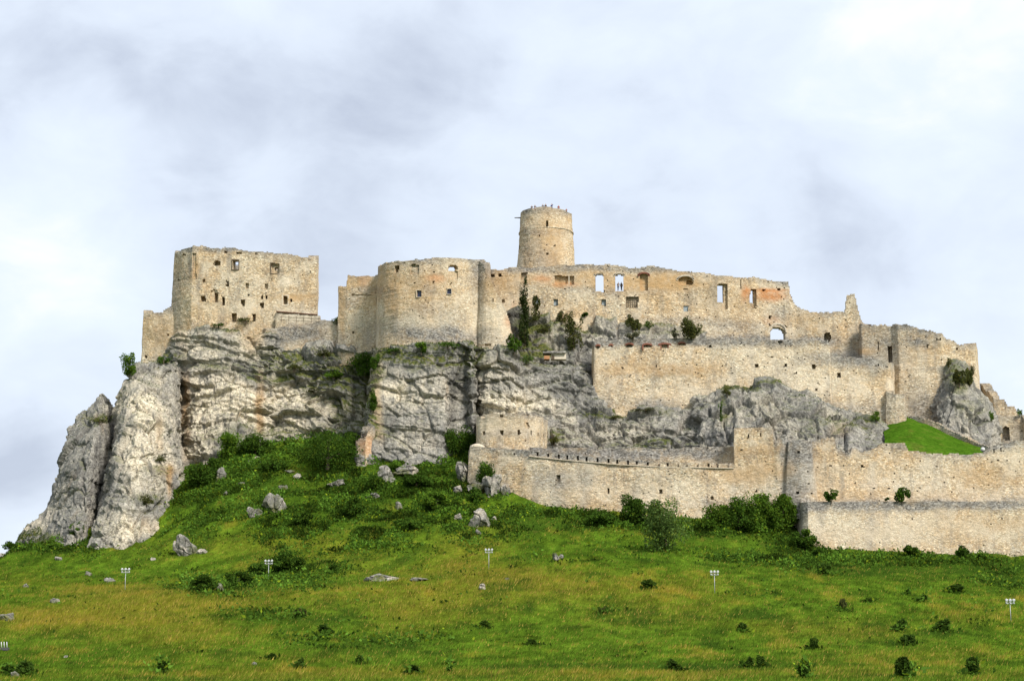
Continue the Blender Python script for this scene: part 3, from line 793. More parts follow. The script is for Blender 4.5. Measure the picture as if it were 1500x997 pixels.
        if di == 1: e1 = (i + 1, j); e2 = (i + 1, j + 1)
        elif di == -1: e1 = (i, j + 1); e2 = (i, j)
        elif dj == 1: e1 = (i + 1, j + 1); e2 = (i, j + 1)
        else: e1 = (i, j); e2 = (i + 1, j)
        quads.append(np.stack([key(*e1, a), key(*e1, t_), key(*e2, t_), key(*e2, a)], -1))
    Q = np.concatenate(quads)
    u, inv = np.unique(Q, return_inverse=True); inv = inv.reshape(Q.shape)
    l = u // st; r_ = u % st; i = r_ // (NJ + 1); j = r_ % (NJ + 1)
    dv = np.r_[lv, thick][l]
    V = pos(i, j, dv)
    nn = np.stack([nx[i], ny[i], np.zeros(len(i))], -1)
    wgt = np.where(l == nb, 0, 1.0)
    bu = fbm(V, .16, 3, seed + 12) * .34 + fbm(V, 1.3, 2, seed + 13) * .07
    fr = h3(np.floor(V[:, 0] * 2.2 + V[:, 1] * 2.2).astype(np.int64), np.zeros(len(V), np.int64), np.floor(V[:, 2] * 3.4).astype(np.int64), seed) - .5
    V = V + nn * ((bu + fr * .05) * wgt * rough_amp)[:, None]
    V = V + np.stack([v1(i * 7.3 + j * 3.1, 0, seed + 31), np.zeros(len(i)), v1(i * 5.1 + j * 11.7, 0, seed + 32)], -1) * .035
    px, py = proj(V)
    wx, wy = fbm(V, .2, 4, 361), fbm(V, .2, 4, 367)
    topd = np.interp(s[i], sc, ztc) - V[:, 2]
    gn = fbm(V * np.array([1, 1, .5]), .35, 3, 371)
    att = {'gray': np.clip(blobs(px, py, W_GRAY, (wx, wy)) * 1.25 + np.clip(1 - topd / 1.6, 0, 1) * (.55 + gn * .6) + np.clip(gn - .18, 0, 1) * .8, 0, 1),
           'ochre': np.clip(blobs(px, py, W_OCHRE, (wx, wy)), 0, 1), 'orange': np.clip(blobs(px, py, W_ORANGE, (wx * .5, wy * .5)), 0, 1), 'pale': np.clip(blobs(px, py, W_PALE, (wx, wy)), 0, 1)}
    Qf = inv
    if closed:
        pass
    me = make_mesh(name, V, Qf, mat or M_MAS, att)
    o = obj(name, me, parent)
    register(V[l < nb])
    return o

def part_box(name, parent, px, py, Y, wpx, hpx, depth, mat, rz=0, dz=0):
    """a box standing where pixel (px,py) meets distance Y, sized in photo pixels"""
    c = at(px, py, Y); k = Y / F * 1.0 / CP
    V, Q = boxes([((0, 0, 0), (wpx * k, depth, hpx * k), rz)])
    o = obj(name, poly_mesh(name, V + c, Q, mat), parent)
    return o

def frame_part(name, parent, px, py, Y, w_, h_, t_, mat, bars=(0, 0), depth=.3):
    c = at(px, py, Y); k = Y / F / CP; w2, h2, t2 = w_ * k, h_ * k, t_ * k
    bs = [((-w2 / 2 - t2 / 2, 0, 0), (t2, depth, h2 + 2 * t2)), ((w2 / 2 + t2 / 2, 0, 0), (t2, depth, h2 + 2 * t2)),
          ((0, 0.01, h2 / 2 + t2 / 2), (w2, depth, t2)), ((0, -.02, -h2 / 2 - t2 / 2), (w2, depth + .1, t2))]
    o = obj(name, poly_mesh(name, *(lambda r: (r[0] + c, r[1]))(boxes(bs)), mat), parent)
    if bars[0] or bars[1]:
        bb = [((w2 * ((q + 1) / (bars[0] + 1) - .5), .03, 0), (.08, .08, h2)) for q in range(bars[0])] + [((0, .035, h2 * ((q + 1) / (bars[1] + 1) - .5)), (w2, .06, .08)) for q in range(bars[1])]
        obj('mullion', poly_mesh('mullion', *(lambda r: (r[0] + c, r[1]))(boxes(bb)), M_WOOD), o)
    return o

def local(e, *objs):
    """move child meshes so that they sit relative to the empty"""
    pass

def thing(name, label, cat, px, py, Y, group=None):
    e_ = empty(name, at(px, py, Y)); tag(e_, label, cat, group)
    return e_
def adopt(e_, *os):
    for o in os:
        o.parent = e_; o.matrix_parent_inverse.identity()
        o.location = -e_.location
    return e_

# --- ruined palace, left
T = thing('ruined_palace', 'tall roofless palace ruin with rows of window holes on the left end of the rock', 'palace', 360, 480, 393)
pal_open = [(345, 388, 9, 14, 'thru', .2), (318, 385, 11, 8, 'deeparch'), (403.5, 393, 5.5, 5.5, 'ovalthru'), (403, 393, 12, 15, 'mid', .3), (285, 390, 6, 37, 'niche'), (299, 411, 6, 6, 'mid'), (333, 415, 4, 9, 'deep'),
            (362, 418, 6, 9, 'mid'), (390, 419, 5, 9, 'mid'), (398, 409, 2.5, 5, 'mid'), (316, 435, 4, 14, 'deeparch', .2), (314, 433, 11, 19, 'nichearch', .2), (298, 437, 7, 8, 'deep'), (327, 441, 4.5, 12, 'deep'),
            (356, 444, 6, 10, 'deep'), (384, 447, 6, 9, 'deep'), (384, 435, 3.5, 6, 'deeparch', .2), (390, 435, 3.5, 6, 'deeparch', .2), (418, 439, 6, 14, 'deeparch', .2), (426, 440, 3, 5, 'deep', .2), (343, 465, 8, 12, 'deep', .3), (372, 465, 6, 12, 'deep', .3),
            (331, 369, 6, 3, 'mid'), (350, 370, 8, 3, 'mid'), (375, 371, 3, 3, 'mid'), (453, 380, 5, 3, 'mid'), (270, 373, 4, 3, 'mid'), (454, 398, 2, 2, 'mid'), (364, 432, 4, 3, 'mid'), (262, 410, 4, 3, 'mid')]
wl = masonry('wall', [(262, 420, 374, 520), (255, 399, 369, 520), (268, 396.3, 363, 520), (283, 394, 358, 510), (310, 393.4, 361, 505), (360, 392.6, 366, 500), (420, 392, 371, 495), (466, 391.5, 377, 495), (467, 395, 377, 495), (466, 418, 378, 495)], 2.2, pal_open, seed=3, ragged=.6, holes=140)
bw = masonry('wall', [(466, 414, 396, 500), (360, 416, 392, 500), (265, 414, 392, 500)], 1.8, (), seed=4, cell=.4)
f1_ = frame_part('window_frame', None, 345, 388, 392.95, 9, 14, 1.3, M_WOOD, (1, 1), .35)
f2_ = frame_part('window_frame', None, 403, 393, 392.35, 12, 15, 1.2, M_WOOD)
f3_ = frame_part('window_frame', None, 418, 440, 392.1, 7, 14, 1.4, M_FRAME)
# tiled ledge and low parapet in front of its right end
tl = []
for q in range(22):
    c = at(406 + q * 2.75, 456.5 + q * .22, 391.5); tl.append((tuple(c), (.34, .9, .18), 0))
tiles = obj('tile_ledge', poly_mesh('tile_ledge', *boxes(tl), M_TILE)); tiles['kind'] = 'stuff'
adopt(T, wl, bw, f1_, f2_, f3_, tiles)

T = thing('low_wall', 'low pale wall sloping below the tiled ledge at the foot of the palace', 'wall', 430, 478, 389)
wl = masonry('wall', [(404, 390.9, 461, 500), (407, 390.6, 459, 500), (440, 390, 461, 500), (468, 389.2, 463, 500)], .8, (), seed=6, ragged=.1)
adopt(T, wl)
T = thing('railing', 'thin wooden railing on the slope right of the palace foot', 'railing', 440, 470, 387)
rl = []
for q in range(6): rl.append((tuple(at(412 + q * 11, 466.5 + q * .5, 387.0)), (.09, .09, 1.3)))
rp = obj('post', poly_mesh('post', *boxes(rl[:1]), M_WOOD)); posts = [rp]
for b in rl[1:]: posts.append(obj('post', poly_mesh('post', *boxes([b]), M_WOOD)))
V, Q = merge([(tube([at(410, 464, 386.9), at(470, 467, 386.9)], [.06, .06], 4)), (tube([at(410, 468.5, 386.9), at(470, 471, 386.9)], [.05, .05], 4))])
posts.append(obj('rail', poly_mesh('rail', V, Q, M_WOOD)))
adopt(T, *posts)

T = thing('annex_wall', 'ruined wall stump on the skyline left of the palace', 'wall', 233, 530, 399)
adopt(T, masonry('wall', [(214, 412, 456, 540), (211, 401, 456, 540), (222, 400.2, 453, 540), (236, 399.5, 455, 540), (244, 399, 449, 535), (256, 398.5, 446, 535)], 1.8, [(225, 467, 2, 2, 'mid'), (246, 490, 4, 3, 'mid'), (213, 522, 4, 6, 'deep')], seed=8, ragged=.9, holes=20, batter=.02))
T = thing('curtain_wall', 'grey weathered curtain wall between the palace and the round bastion', 'wall', 440, 510, 390)
adopt(T, masonry('wall', [(380, 396, 480, 525), (390, 390.6, 478, 525), (420, 390, 475, 525), (460, 389, 472, 525), (500, 387.5, 466, 530)], 2.5, (), seed=9, ragged=.6, holes=30, batter=.03))
T = thing('stepped_wall', 'stepped wall block against the left side of the round bastion', 'wall', 525, 520, 385)
adopt(T, masonry('wall', [(500, 398, 422, 535), (497, 386, 420, 535), (508, 385, 420, 535), (508.6, 384.9, 404, 535), (558, 382.5, 403, 535)], 2.5,
                 [(552, 440, 3, 7, 'deep'), (517, 487, 3, 3, 'mid'), (530, 432, 30, 2, 'niche')], seed=10, ragged=.3, holes=40, batter=.01))

# --- round bastion
T = thing('round_bastion', 'broad round bastion with two square dark windows on the rock pillar', 'bastion', 620, 505, 369)
bo = [(581, 394, 5, 10, 'deep', 1.4), (608, 395, 14, 14, 'niche'), (608, 389, 12, 4, 'mid'), (664, 391.5, 15, 8, 'segthruarch', .2), (664, 402, 15, 12, 'niche', .2), (614, 430, 7.5, 10.5, 'mid', 0), (658, 427, 6.5, 8.5, 'mid', 0),
      (661, 414.5, 3, 3, 'deep'), (635, 413, 4, 2, 'mid'), (607, 415, 4, 2, 'mid'), (636, 398, 3, 2, 'mid'), (587, 415, 2, 2, 'mid')]
wl = masonry('wall', [(562, 392, 394, 525), (554, 380, 391, 525), (556, 376, 388, 522), (565, 372.6, 384, 520), (585, 370, 380.5, 520), (620, 368.4, 378, 516), (665, 368.6, 377, 516), (690, 370, 377, 516), (707, 371.8, 379, 516), (711, 384, 383, 516)], 2.4, bo, seed=12, curved=True, ragged=.5, holes=110, batter=.012)
g1 = part_box('window_pane', None, 614, 430, 368.9, 8, 11, .1, M_GLASS)
fr1 = frame_part('window_frame', None, 614, 430, 368.42, 7.2, 10.2, .6, M_FRAME)
g2 = part_box('window_pane', None, 658, 427, 368.8, 7, 9, .1, M_GLASS)
fr2 = frame_part('window_frame', None, 658, 427, 368.42, 6.2, 8.2, .6, M_FRAME)
adopt(T, wl, g1, fr1, g2, fr2)
T = thing('buttress_wall', 'sloping pale buttress wall running down from the bastion to the dark gully', 'wall', 720, 510, 368)
adopt(T, masonry('wall', [(698, 371.6, 380, 525), (704, 370.0, 381, 525), (709, 369.3, 384, 528), (713, 369.0, 400, 528), (722, 368.8, 418, 528), (733, 368.9, 438, 528), (742, 369.3, 455, 528), (747, 370, 474, 528), (750, 372, 498, 528), (752, 382, 505, 528)], 2.4,
                 [(737, 441, 5, 5, 'mid'), (723, 440, 2, 5, 'mid'), (686, 465, 4, 6, 'mid'), (715, 505, 9, 4, 'mid')], seed=13, ragged=.7, holes=60, batter=.02))
T = thing('masonry_remnant', 'ochre remnant of old masonry at the lower left edge of the rock pillar', 'masonry', 540, 672, 360)
adopt(T, masonry('wall', [(522, 364, 646, 700), (523, 359.2, 643, 700), (536, 357.9, 642, 700), (538, 358.2, 636, 700), (545, 359.2, 630, 700), (549, 361, 628, 700)], 2.2, (), seed=14, ragged=1.5, holes=10, batter=-.0))

# --- keep tower
T = thing('keep_tower', 'cylindrical watch tower rising above the long upper palace wall', 'tower', 800, 395, 402)
ctr = at(800, 345, 404); ztop = at(800, 303, 398)[2]; zbot = at(800, 400, 404)[2] - 3
R0 = 5.75
ring = []
for q in range(97):
    a = 2 * math.pi * q / 96
    ring.append((ctr[0] - R0 * math.sin(a), ctr[1] + R0 * math.cos(a), ztop, zbot))
wl = masonry('wall', None, 1.7, [(802, 328, 3, 8, 'deep', .2), (760, 363, 3, 5, 'mid'), (782, 306, 6, 4, 'mid'), (812, 360, 3, 2, 'mid'), (790, 345, 2, 2, 'mid'), (802, 372, 3, 3, 'mid')], world=ring, seed=15, closed=True, ragged=.35, holes=70, batter=.055)
# weathered ring course near the top
rc = []
for q in range(60):
    a = 2 * math.pi * (q + .5) / 60; rr = R0 + .14
    rc.append(((ctr[0] + rr * math.sin(a), ctr[1] + rr * math.cos(a), ztop - 4.6 + random.Random(q).uniform(-.06, .06)), (2 * math.pi * rr / 60 - .03, .5, .2), -a))
rcourse = obj('string_course', poly_mesh('string_course', *boxes(rc), M_MAS)); rcourse['kind'] = 'stuff'
fl = []
V = []; Q = []
for q in range(32):
    a = 2 * math.pi * q / 32; V.append((ctr[0] + 4.6 * math.cos(a), ctr[1] + 4.6 * math.sin(a), ztop - .45))
platform = obj('platform', poly_mesh('platform', V, [tuple(range(32))], M_WOOD))
V, Q = tube([at(766, 319, 404), at(754, 319, 402)], [.16, .10], 6)
beam = obj('beam', poly_mesh('beam', V, Q, M_DARKM))
adopt(T, wl, rcourse, platform, beam)

# --- long upper palace wall
T = thing('upper_palace', 'long roofless upper palace wall with arched sky windows below the tower', 'palace', 950, 480, 383)
uo = [(878, 413, 12, 26, 'segthruarch', .2), (907, 413, 12, 26, 'segthruarch', .2), (943, 413, 13, 26, 'midarch', .3), (768, 407, 9, 16, 'mid', .4), (827, 410, 29, 13, 'mid', .3), (1004, 411, 22, 12, 'segmidarch', .5), (1010, 412, 8, 7, 'deeparch'), (1004, 423, 8, 3, 'mid'),
      (1056, 429, 10, 28, 'segthruarch', .4), (1062, 434, 8, 38, 'midarch', .5), (1102, 433, 6, 19, 'thru', .4), (1105, 437, 6, 28, 'mid', .4), (926, 443, 18, 16, 'mid', .2), (814, 443, 6, 9, 'mid', .1), (785, 441, 6, 10, 'mid', .1), (885, 443, 7, 9, 'mid', .1), (1005, 452, 8, 9, 'mid', .1),
      (883, 427, 5, 3, 'deep'), (828, 423, 3, 2, 'deep'), (737, 441, 6, 5, 'mid'), (718, 403, 14, 5, 'deep'), (732, 403, 5, 4, 'deep'), (1139, 488, 22, 19, 'thruarch', .3), (1128, 476, 3, 3, 'deep'), (1150, 477, 3, 3, 'deep'), (1128, 465, 4, 5, 'deep'),
      (1119, 425, 4, 3, 'deep'), (1141, 423, 6, 3, 'deep'), (1085, 413, 3, 20, 'niche'), (1007, 432, 3, 2, 'deep'), (752, 460, 4, 3, 'deep')]
wl = masonry('wall', [(708, 386, 398, 520), (722, 385, 396, 520), (737, 384.5, 397, 520), (757, 384, 389, 520), (845, 382.5, 386, 520), (900, 382, 387, 520), (950, 381.5, 390, 520), (1000, 381.5, 395, 520), (1050, 381.5, 401, 520), (1100, 382, 407, 520), (1130, 382.3, 411, 520),
                    (1155, 382.6, 411, 520), (1157, 382.7, 428, 520), (1164, 382.8, 444, 520), (1176, 383, 452, 520)], 2.0, uo, seed=16, ragged=.55, holes=260)
sh = []
for (x, y, w_, h_) in ((814, 443, 6, 9), (785, 441, 6, 10), (885, 443, 7, 9), (1005, 452, 8, 9)):
    sh.append(part_box('shutter', None, x, y, float(np.interp(x, [757, 845, 900, 950, 1000], [384, 382.5, 382, 381.5, 381.5])) + .45, w_, h_, .1, M_GREYW))
sh.append(frame_part('grille', None, 926, 443, 381.9, 17, 15, 1.0, M_WOOD, (5, 3), .2))
pil = part_box('door_frame', None, 833.5, 410, 382.75, 1.2, 13, .3, M_FRAME)
for (x, y, r_) in ((878, 403, 7.5), (907, 403, 7.5), (943, 403, 8), (1004, 409, 12), (1139, 487, 13)):
    bs = []
    Yd = float(np.interp(x, [845, 900, 950, 1000, 1050, 1155], [382.5, 382, 381.5, 381.5, 381.5, 382.6])) + .12
    n_ = 13 if r_ < 10 else 19
    for q in range(n_):
        a = math.pi * (q + .5) / n_; k_ = Yd / F / CP
        fl_ = .55 if r_ < 12.5 else 1
        c = at(x - math.cos(a) * r_, y + (0 if fl_ == 1 else 1) - math.sin(a) * r_ * fl_, Yd)
        bs.append((tuple(c), (.30, .45, .32), 0))
    ar = obj('arch_ring', poly_mesh('arch_ring', *boxes(bs), M_BRICK if x < 960 and x > 930 else M_FRAME)); ar['kind'] = 'stuff'; sh.append(ar)
adopt(T, wl, pil, *sh)

T = thing('gable_wall', 'lower ruined wall with a chimney-like stub and a dark oval hole', 'wall', 1215, 520, 382)
adopt(T, masonry('wall', [(1150, 383.2, 449, 540), (1177, 382.4, 452, 540), (1200, 382, 455, 540), (1222, 381.7, 451, 540), (1238, 381.5, 454, 540), (1240, 381.4, 430, 540), (1252, 381.2, 430, 540), (1255, 381.1, 447, 540), (1262, 381, 470, 540), (1275, 381, 484, 540)], 2.0,
                 [(1212, 494, 11, 15, 'ovaldeep'), (1150, 458, 8, 3, 'mid'), (1139, 488, 22, 19, 'thruarch', .3), (1133, 500, 4, 6, 'mid')], seed=17, ragged=.9, holes=60))
T = thing('east_wall', 'high wall with a dark arched doorway at the right end of the upper castle', 'wall', 1350, 600, 374)
adopt(T, masonry('wall', [(1258, 379.5, 472, 560), (1262, 378, 473, 600), (1285, 377, 474, 620), (1305, 376, 476, 630), (1315, 374.5, 474, 640), (1342, 373.5, 480, 640), (1358, 373, 486, 640), (1378, 372.5, 488, 640), (1386, 372.6, 497, 640), (1427, 373, 503, 620), (1430, 374, 504, 620), (1431, 395, 512, 600)], 2.6,
                 [(1303.5, 518, 7, 24, 'deeparch', .3), (1328, 508, 3, 2, 'deep'), (1359, 507, 2, 5, 'mid'), (1318, 541, 2, 2, 'deep'), (1329, 541, 2, 2, 'deep'), (1286, 509, 1.6, 17, 'mid', .1), (1375, 497, 8, 3, 'mid'), (1402, 510, 4, 4, 'mid')], seed=18, ragged=1.1, holes=120, batter=.01))
T = thing('terrace_wall', 'very long terrace wall in the middle with red brick embrasures on its left', 'wall', 1050, 600, 369)
to = [(876, 508, 6, 5, 'mid', .9), (895, 506, 5, 4, 'mid'), (922, 505.5, 10, 5, 'segmidarch'), (948, 505.5, 12, 5, 'segmidarch'), (974, 506, 11, 8, 'segmidarch'), (999, 504, 11, 5, 'segmidarch'), (1041, 507, 4, 4, 'deep'),
      (1109, 535, 6, 7, 'deep', .4), (1151, 535, 5, 6, 'deep', .3), (1192, 536.5, 7, 6, 'deep', .3), (1229, 549, 5, 6, 'deep', .3), (912, 539, 3, 3, 'deep', .2), (961, 536, 2, 2, 'deep', .2), (1143, 501, 6, 4, 'mid'), (1165, 512, 2, 2, 'deep'), (1131, 522, 2, 2, 'deep'), (1239, 523, 4, 3, 'deep'),
      (1287, 534, 3, 3, 'deep'), (1299, 537, 3, 3, 'deep'), (1058, 535, 2, 2, 'deep'), (1165, 546, 5, 2, 'mid'), (1196, 570, 3, 3, 'mid')]
wl = masonry('wall', [(868, 374, 503, 625), (871, 369.8, 500, 625), (900, 369.4, 497, 630), (1000, 368.5, 494.5, 640), (1055, 368, 495, 640), (1057, 367.9, 495, 640), (1214, 366.5, 498, 640), (1216, 366.8, 515, 640), (1240, 366.6, 522, 640), (1262, 366.4, 524, 640), (1300, 366, 529, 645), (1306, 366.5, 532, 645), (1308, 376, 533, 645)], 2.0, to, seed=19, ragged=.25, holes=340, batter=.02)
br = []
for (x, y, w_) in ((922, 503, 12), (948, 503.5, 14), (974, 503, 19), (999, 501.5, 12), (895, 504.5, 7), (876, 505, 7)):
    bs = []
    n_ = int(w_ * 1.0)
    for q in range(n_):
        t_ = (q + .5) / n_ - .5
        c = at(x + t_ * w_, y + t_ * t_ * 8, float(np.interp(x, [871, 900, 1000], [369.8, 369.4, 368.5])) + .02); bs.append((tuple(c), (.13, .35, .34), t_ * .3))
    o = obj('brick_arch', poly_mesh('brick_arch', *boxes(bs), M_BRICK)); o['kind'] = 'stuff'; br.append(o)
for x in (941.5, 968, 979):
    bs = [((*at(x, 507 + q * 1.6, 368.85)[:2], at(x, 507 + q * 1.6, 368.85)[2]), (.30, .35, .18)) for q in range(4)]
    o = obj('brick_jamb', poly_mesh('brick_jamb', *boxes(bs), M_BRICK)); o['kind'] = 'stuff'; br.append(o)
adopt(T, wl, *br)
T = thing('wall_stub', 'short grey buttress standing at the top corner of the lawn', 'wall', 1312, 610, 365)
adopt(T, masonry('wall', [(1299, 370, 575, 640), (1298, 364.5, 572, 640), (1312, 363.5, 576, 640), (1324, 363.5, 577, 635), (1326, 370, 577, 630)], 1.5, (), seed=20, ragged=.5, batter=.03))
T = thing('path_wall', 'low dark parapet sloping down along the upper edge of the lawn', 'wall', 1395, 640, 361)
adopt(T, masonry('wall', [(1330, 366, 609, 650), (1350, 364, 611, 650), (1375, 362, 620, 655), (1400, 359, 633, 660), (1425, 354, 645, 665), (1450, 350, 654, 670), (1478, 346, 654, 670)], .8, (), seed=21, ragged=.3))
T = thing('ruined_wall', 'small crumbling wall descending on the skyline at the right edge', 'wall', 1475, 605, 376)
adopt(T, masonry('wall', [(1436, 384, 560, 640), (1444, 379, 573, 640), (1455, 376, 577, 640), (1459, 375.8, 580, 640), (1472, 375.3, 582, 640), (1474, 375.2, 589, 640), (1486, 375, 591, 640), (1492, 375, 604, 640), (1496, 376, 612, 640)], 1.8, (), seed=22, ragged=.8, holes=20))
T = thing('gate_wall', 'low grey wall with a small arched gateway at the right edge', 'wall', 1480, 640, 368)
adopt(T, masonry('wall', [(1452, 372, 609, 670), (1456, 370, 607, 670), (1496, 369, 606, 670), (1500, 368, 614, 670), (1600, 364, 616, 670), (1700, 362, 612, 670)], 1.8, [(1474, 634, 11, 20, 'deeparch', .3)], seed=23, ragged=.4, holes=20))

# --- lawn
def sheet(name, cols, mat, n=60, seed=0, back=0):
    K = np.stack([resample(at([p[0] for p in c], [p[1] for p in c], [p[2] for p in c]), 12) for c in cols])
    G = catmull(K, n * 2); G = np.swapaxes(catmull(np.swapaxes(G, 0, 1), n), 0, 1)
    V = G.reshape(-1, 3); V = V + np.array([0, 0, 1]) * (fbm(V, .5, 3, seed)[:, None] * .25)
    nu, nv = G.shape[:2]; iq = np.arange(nu * nv).reshape(nu, nv)
    Fq = np.stack([iq[:-1, :-1], iq[:-1, 1:], iq[1:, 1:], iq[1:, :-1]], -1).reshape(-1, 4)
    return V, Fq
V, Fq = sheet('lawn', [[(1292, 625, 366), (1296, 640, 352), (1296, 664, 338)], [(1306, 618, 366), (1310, 635, 352), (1312, 664, 338)], [(1331, 610, 367), (1335, 630, 353), (1340, 672, 338)], [(1360, 620, 365), (1362, 640, 352), (1370, 674, 338)],
                       [(1400, 639, 361), (1402, 650, 350), (1408, 676, 338)], [(1445, 655, 354), (1446, 662, 346), (1450, 678, 338)], [(1490, 652, 350), (1490, 664, 344), (1490, 680, 338)], [(1700, 652, 350), (1700, 664, 344), (1700, 680, 338)]], M_TURF, seed=5)
ln = fbm(V, .4, 3, 55)
lc = np.array([.055, .125, .010]) * (1 + ln[:, None] * .35); lc = lc * (1 - np.clip(ln[:, None] - .25, 0, 1) * 1.0) + np.array([.12, .09, .03]) * np.clip(ln[:, None] - .25, 0, 1)
lawn = obj('lawn', make_mesh('lawn', V, Fq, M_TURF, {'col': lc}, True)); tag(lawn, 'bright green lawn slope enclosed by the walls', kind='structure')

# --- small bastion and lower walls
T = thing('small_bastion', 'small round-cornered bastion with slit windows above the lower wall', 'bastion', 750, 655, 350)
adopt(T, masonry('wall', [(702, 366, 614, 680), (699, 353, 611, 680), (712, 350.5, 607, 680), (740, 349.2, 604.5, 680), (765, 348.8, 603, 680), (782, 349.8, 605, 680), (794, 352.3, 609, 680), (801, 357, 615, 680), (800, 366, 620, 680)], 1.5,
                 [(709, 634.5, 5, 6, 'deep', .3), (735, 633.5, 4, 7, 'deep', .4), (760, 632.5, 5, 6, 'deep', .3), (773, 622, 5, 9, 'niche', .4), (779, 633, 2, 8, 'deep', .1), (789, 636, 2, 7, 'deep', .1), (797, 639, 1.6, 6, 'deep', .1),
                  (708, 611, 6, 4, 'deep'), (734, 609, 5, 4, 'mid'), (726, 611, 3, 2, 'mid'), (772, 607, 6, 4, 'deep', .4), (757, 606, 3, 3, 'deep'), (789, 610, 4, 3, 'mid')], seed=24, curved=True, ragged=.3, holes=30))
T = thing('corner_turret', 'stubby round turret with a projecting cap at the left end of the lower wall', 'turret', 698, 672, 348)
cc = at(699, 662, 348.8)
ringp = [(cc[0] - 1.05 * math.sin(2 * math.pi * q / 32), cc[1] + 1.05 * math.cos(2 * math.pi * q / 32), at(698, 655, 348.5)[2], at(698, 684, 348.5)[2]) for q in range(33)]
tb = masonry('wall', None, .5, (), world=ringp, seed=25, closed=True, ragged=.05, cell=.15)
zt_ = at(698, 655, 348.5)[2]
V, Q = tube([(cc[0], cc[1], zt_ - .25), (cc[0], cc[1], zt_), (cc[0], cc[1], zt_ + .35), (cc[0], cc[1], zt_ + .7)], [1.3, 1.45, 1.35, .5], 14)
adopt(T, tb, obj('cap', poly_mesh('cap', V, Q, M_FRAME)))
T = thing('lower_wall', 'long pale lower curtain wall with a row of slits under its top', 'wall', 920, 755, 338)
lo = [(817.5, 700, 6, 10, 'mid', .6), (818, 698, 3, 5, 'deep'), (891, 718, 4, 8, 'deep', .5), (753, 665, 2, 3, 'mid'), (968, 720, 5, 7, 'deep', .5), (1043, 729, 5, 6, 'mid')]
for q in range(20):
    x = 788 + q * (1066 - 788) / 19 + (q * 37 % 5 - 2) * .6; y = 663.5 + (x - 788) / (1066 - 788) * 17.5 - 3.5 * ((x - 927) / 139) ** 2 + 3.5 - (.0 if x < 1000 else 1)
    lo.append((x, y + 1.6, 3.0, 5.6, 'deep', .05))
wl = masonry('wall', [(687, 356, 662, 700), (688, 348, 652, 712), (712, 346, 655, 735), (745, 343.5, 657, 750), (776, 341.8, 659, 770), (840, 339.8, 665.5, 775), (900, 338.4, 671, 785), (960, 337.3, 676, 790), (1010, 336.6, 677.5, 795), (1076, 335.8, 678, 795), (1090, 335.6, 678, 795)], 1.4, lo, seed=26, cell=.2, ragged=.05, holes=300, batter=.05)
cp = []
prev = None
for q in range(150):
    x = 776 + q * 2; y = 667.5 + (x - 788) / 278 * 17.0 - 3.5 * ((x - 927) / 139) ** 2 + 3.5 - (.0 if x < 1000 else 1)
    Y_ = np.interp(x, [776, 840, 900, 960, 1010, 1076], [341.8, 339.8, 338.4, 337.3, 336.6, 335.8]) - .36
    cp.append((tuple(at(x, y + 1.8, Y_)), (.24, .35, .13)))
coping = obj('coping', poly_mesh('coping', *boxes(cp), M_FRAME)); coping['kind'] = 'stuff'
adopt(T, wl, coping)
T = thing('inner_wall', 'grey inner parapet behind the slit row of the lower wall', 'wall', 920, 665, 344)
adopt(T, masonry('wall', [(776, 348, 656, 700), (777, 345.5, 655, 700), (850, 344, 656, 700), (950, 342, 656, 700), (1078, 340, 653, 700)], 1.6, (), seed=27, ragged=.25, holes=30))
T = thing('square_tower', 'square ochre-stained tower stub in the middle of the lower wall', 'tower', 1113, 760, 335)
adopt(T, masonry('wall', [(1076, 342, 628, 800), (1075, 335.5, 627, 800), (1108, 334.8, 625, 800), (1132, 334.2, 626, 800), (1132.6, 334.2, 650, 800), (1138, 333.9, 648, 800), (1139, 333.9, 640, 800), (1150, 333.8, 634, 800), (1153, 333.9, 642, 800), (1163, 333.9, 650, 800)], 1.5,
                 [(1096, 639.5, 3, 6, 'deep', .2), (1114, 636.5, 3, 6, 'deep', .3), (1086, 659, 3, 3, 'deep'), (1082, 682, 3, 3, 'mid'), (1083, 705, 3, 2, 'deep'), (1131, 689, 2.5, 2.5, 'deep', .2), (1107, 719, 3, 3, 'deep')], seed=28, ragged=.2, holes=24, batter=.015))
T = thing('grey_buttress', 'dark grey battered buttress between the square tower and the right wall', 'buttress', 1178, 735, 332)
adopt(T, masonry('wall', [(1152, 340, 648, 760), (1155, 333.2, 646, 760), (1172, 332.4, 644, 760), (1186, 332.4, 648, 760), (1187, 336, 650, 760)], 1.8,
                 [(1165, 689, 3, 3, 'deep'), (1183, 690, 2, 2, 'deep'), (1168, 721, 3, 3, 'deep'), (1190, 722, 3, 3, 'deep'), (1185, 708, 3, 3, 'deep'), (1170, 661, 5, 4, 'mid')], seed=29, ragged=.5, holes=16, batter=.10))
T = thing('right_wall', 'long pale inner wall below the lawn running out at the right edge', 'wall', 1350, 735, 333)
ro = [(1266, 683, 3, 2, 'deep'), (1347, 674, 2, 2, 'deep'), (1453, 675, 2.5, 2, 'deep'), (1462, 675, 2.5, 2, 'deep'), (1302, 715, 4, 3, 'deep'), (1280, 714, 3, 2, 'deep'), (1344, 718, 3, 2, 'deep'), (1235, 682, 3, 2, 'deep'), (1383, 706, 2, 2, 'deep'), (1217, 681, 3, 2, 'deep'), (1263, 683, 3, 3, 'deep'), (1457, 660, 2, 5, 'mid'), (1466, 658, 2, 5, 'mid')]
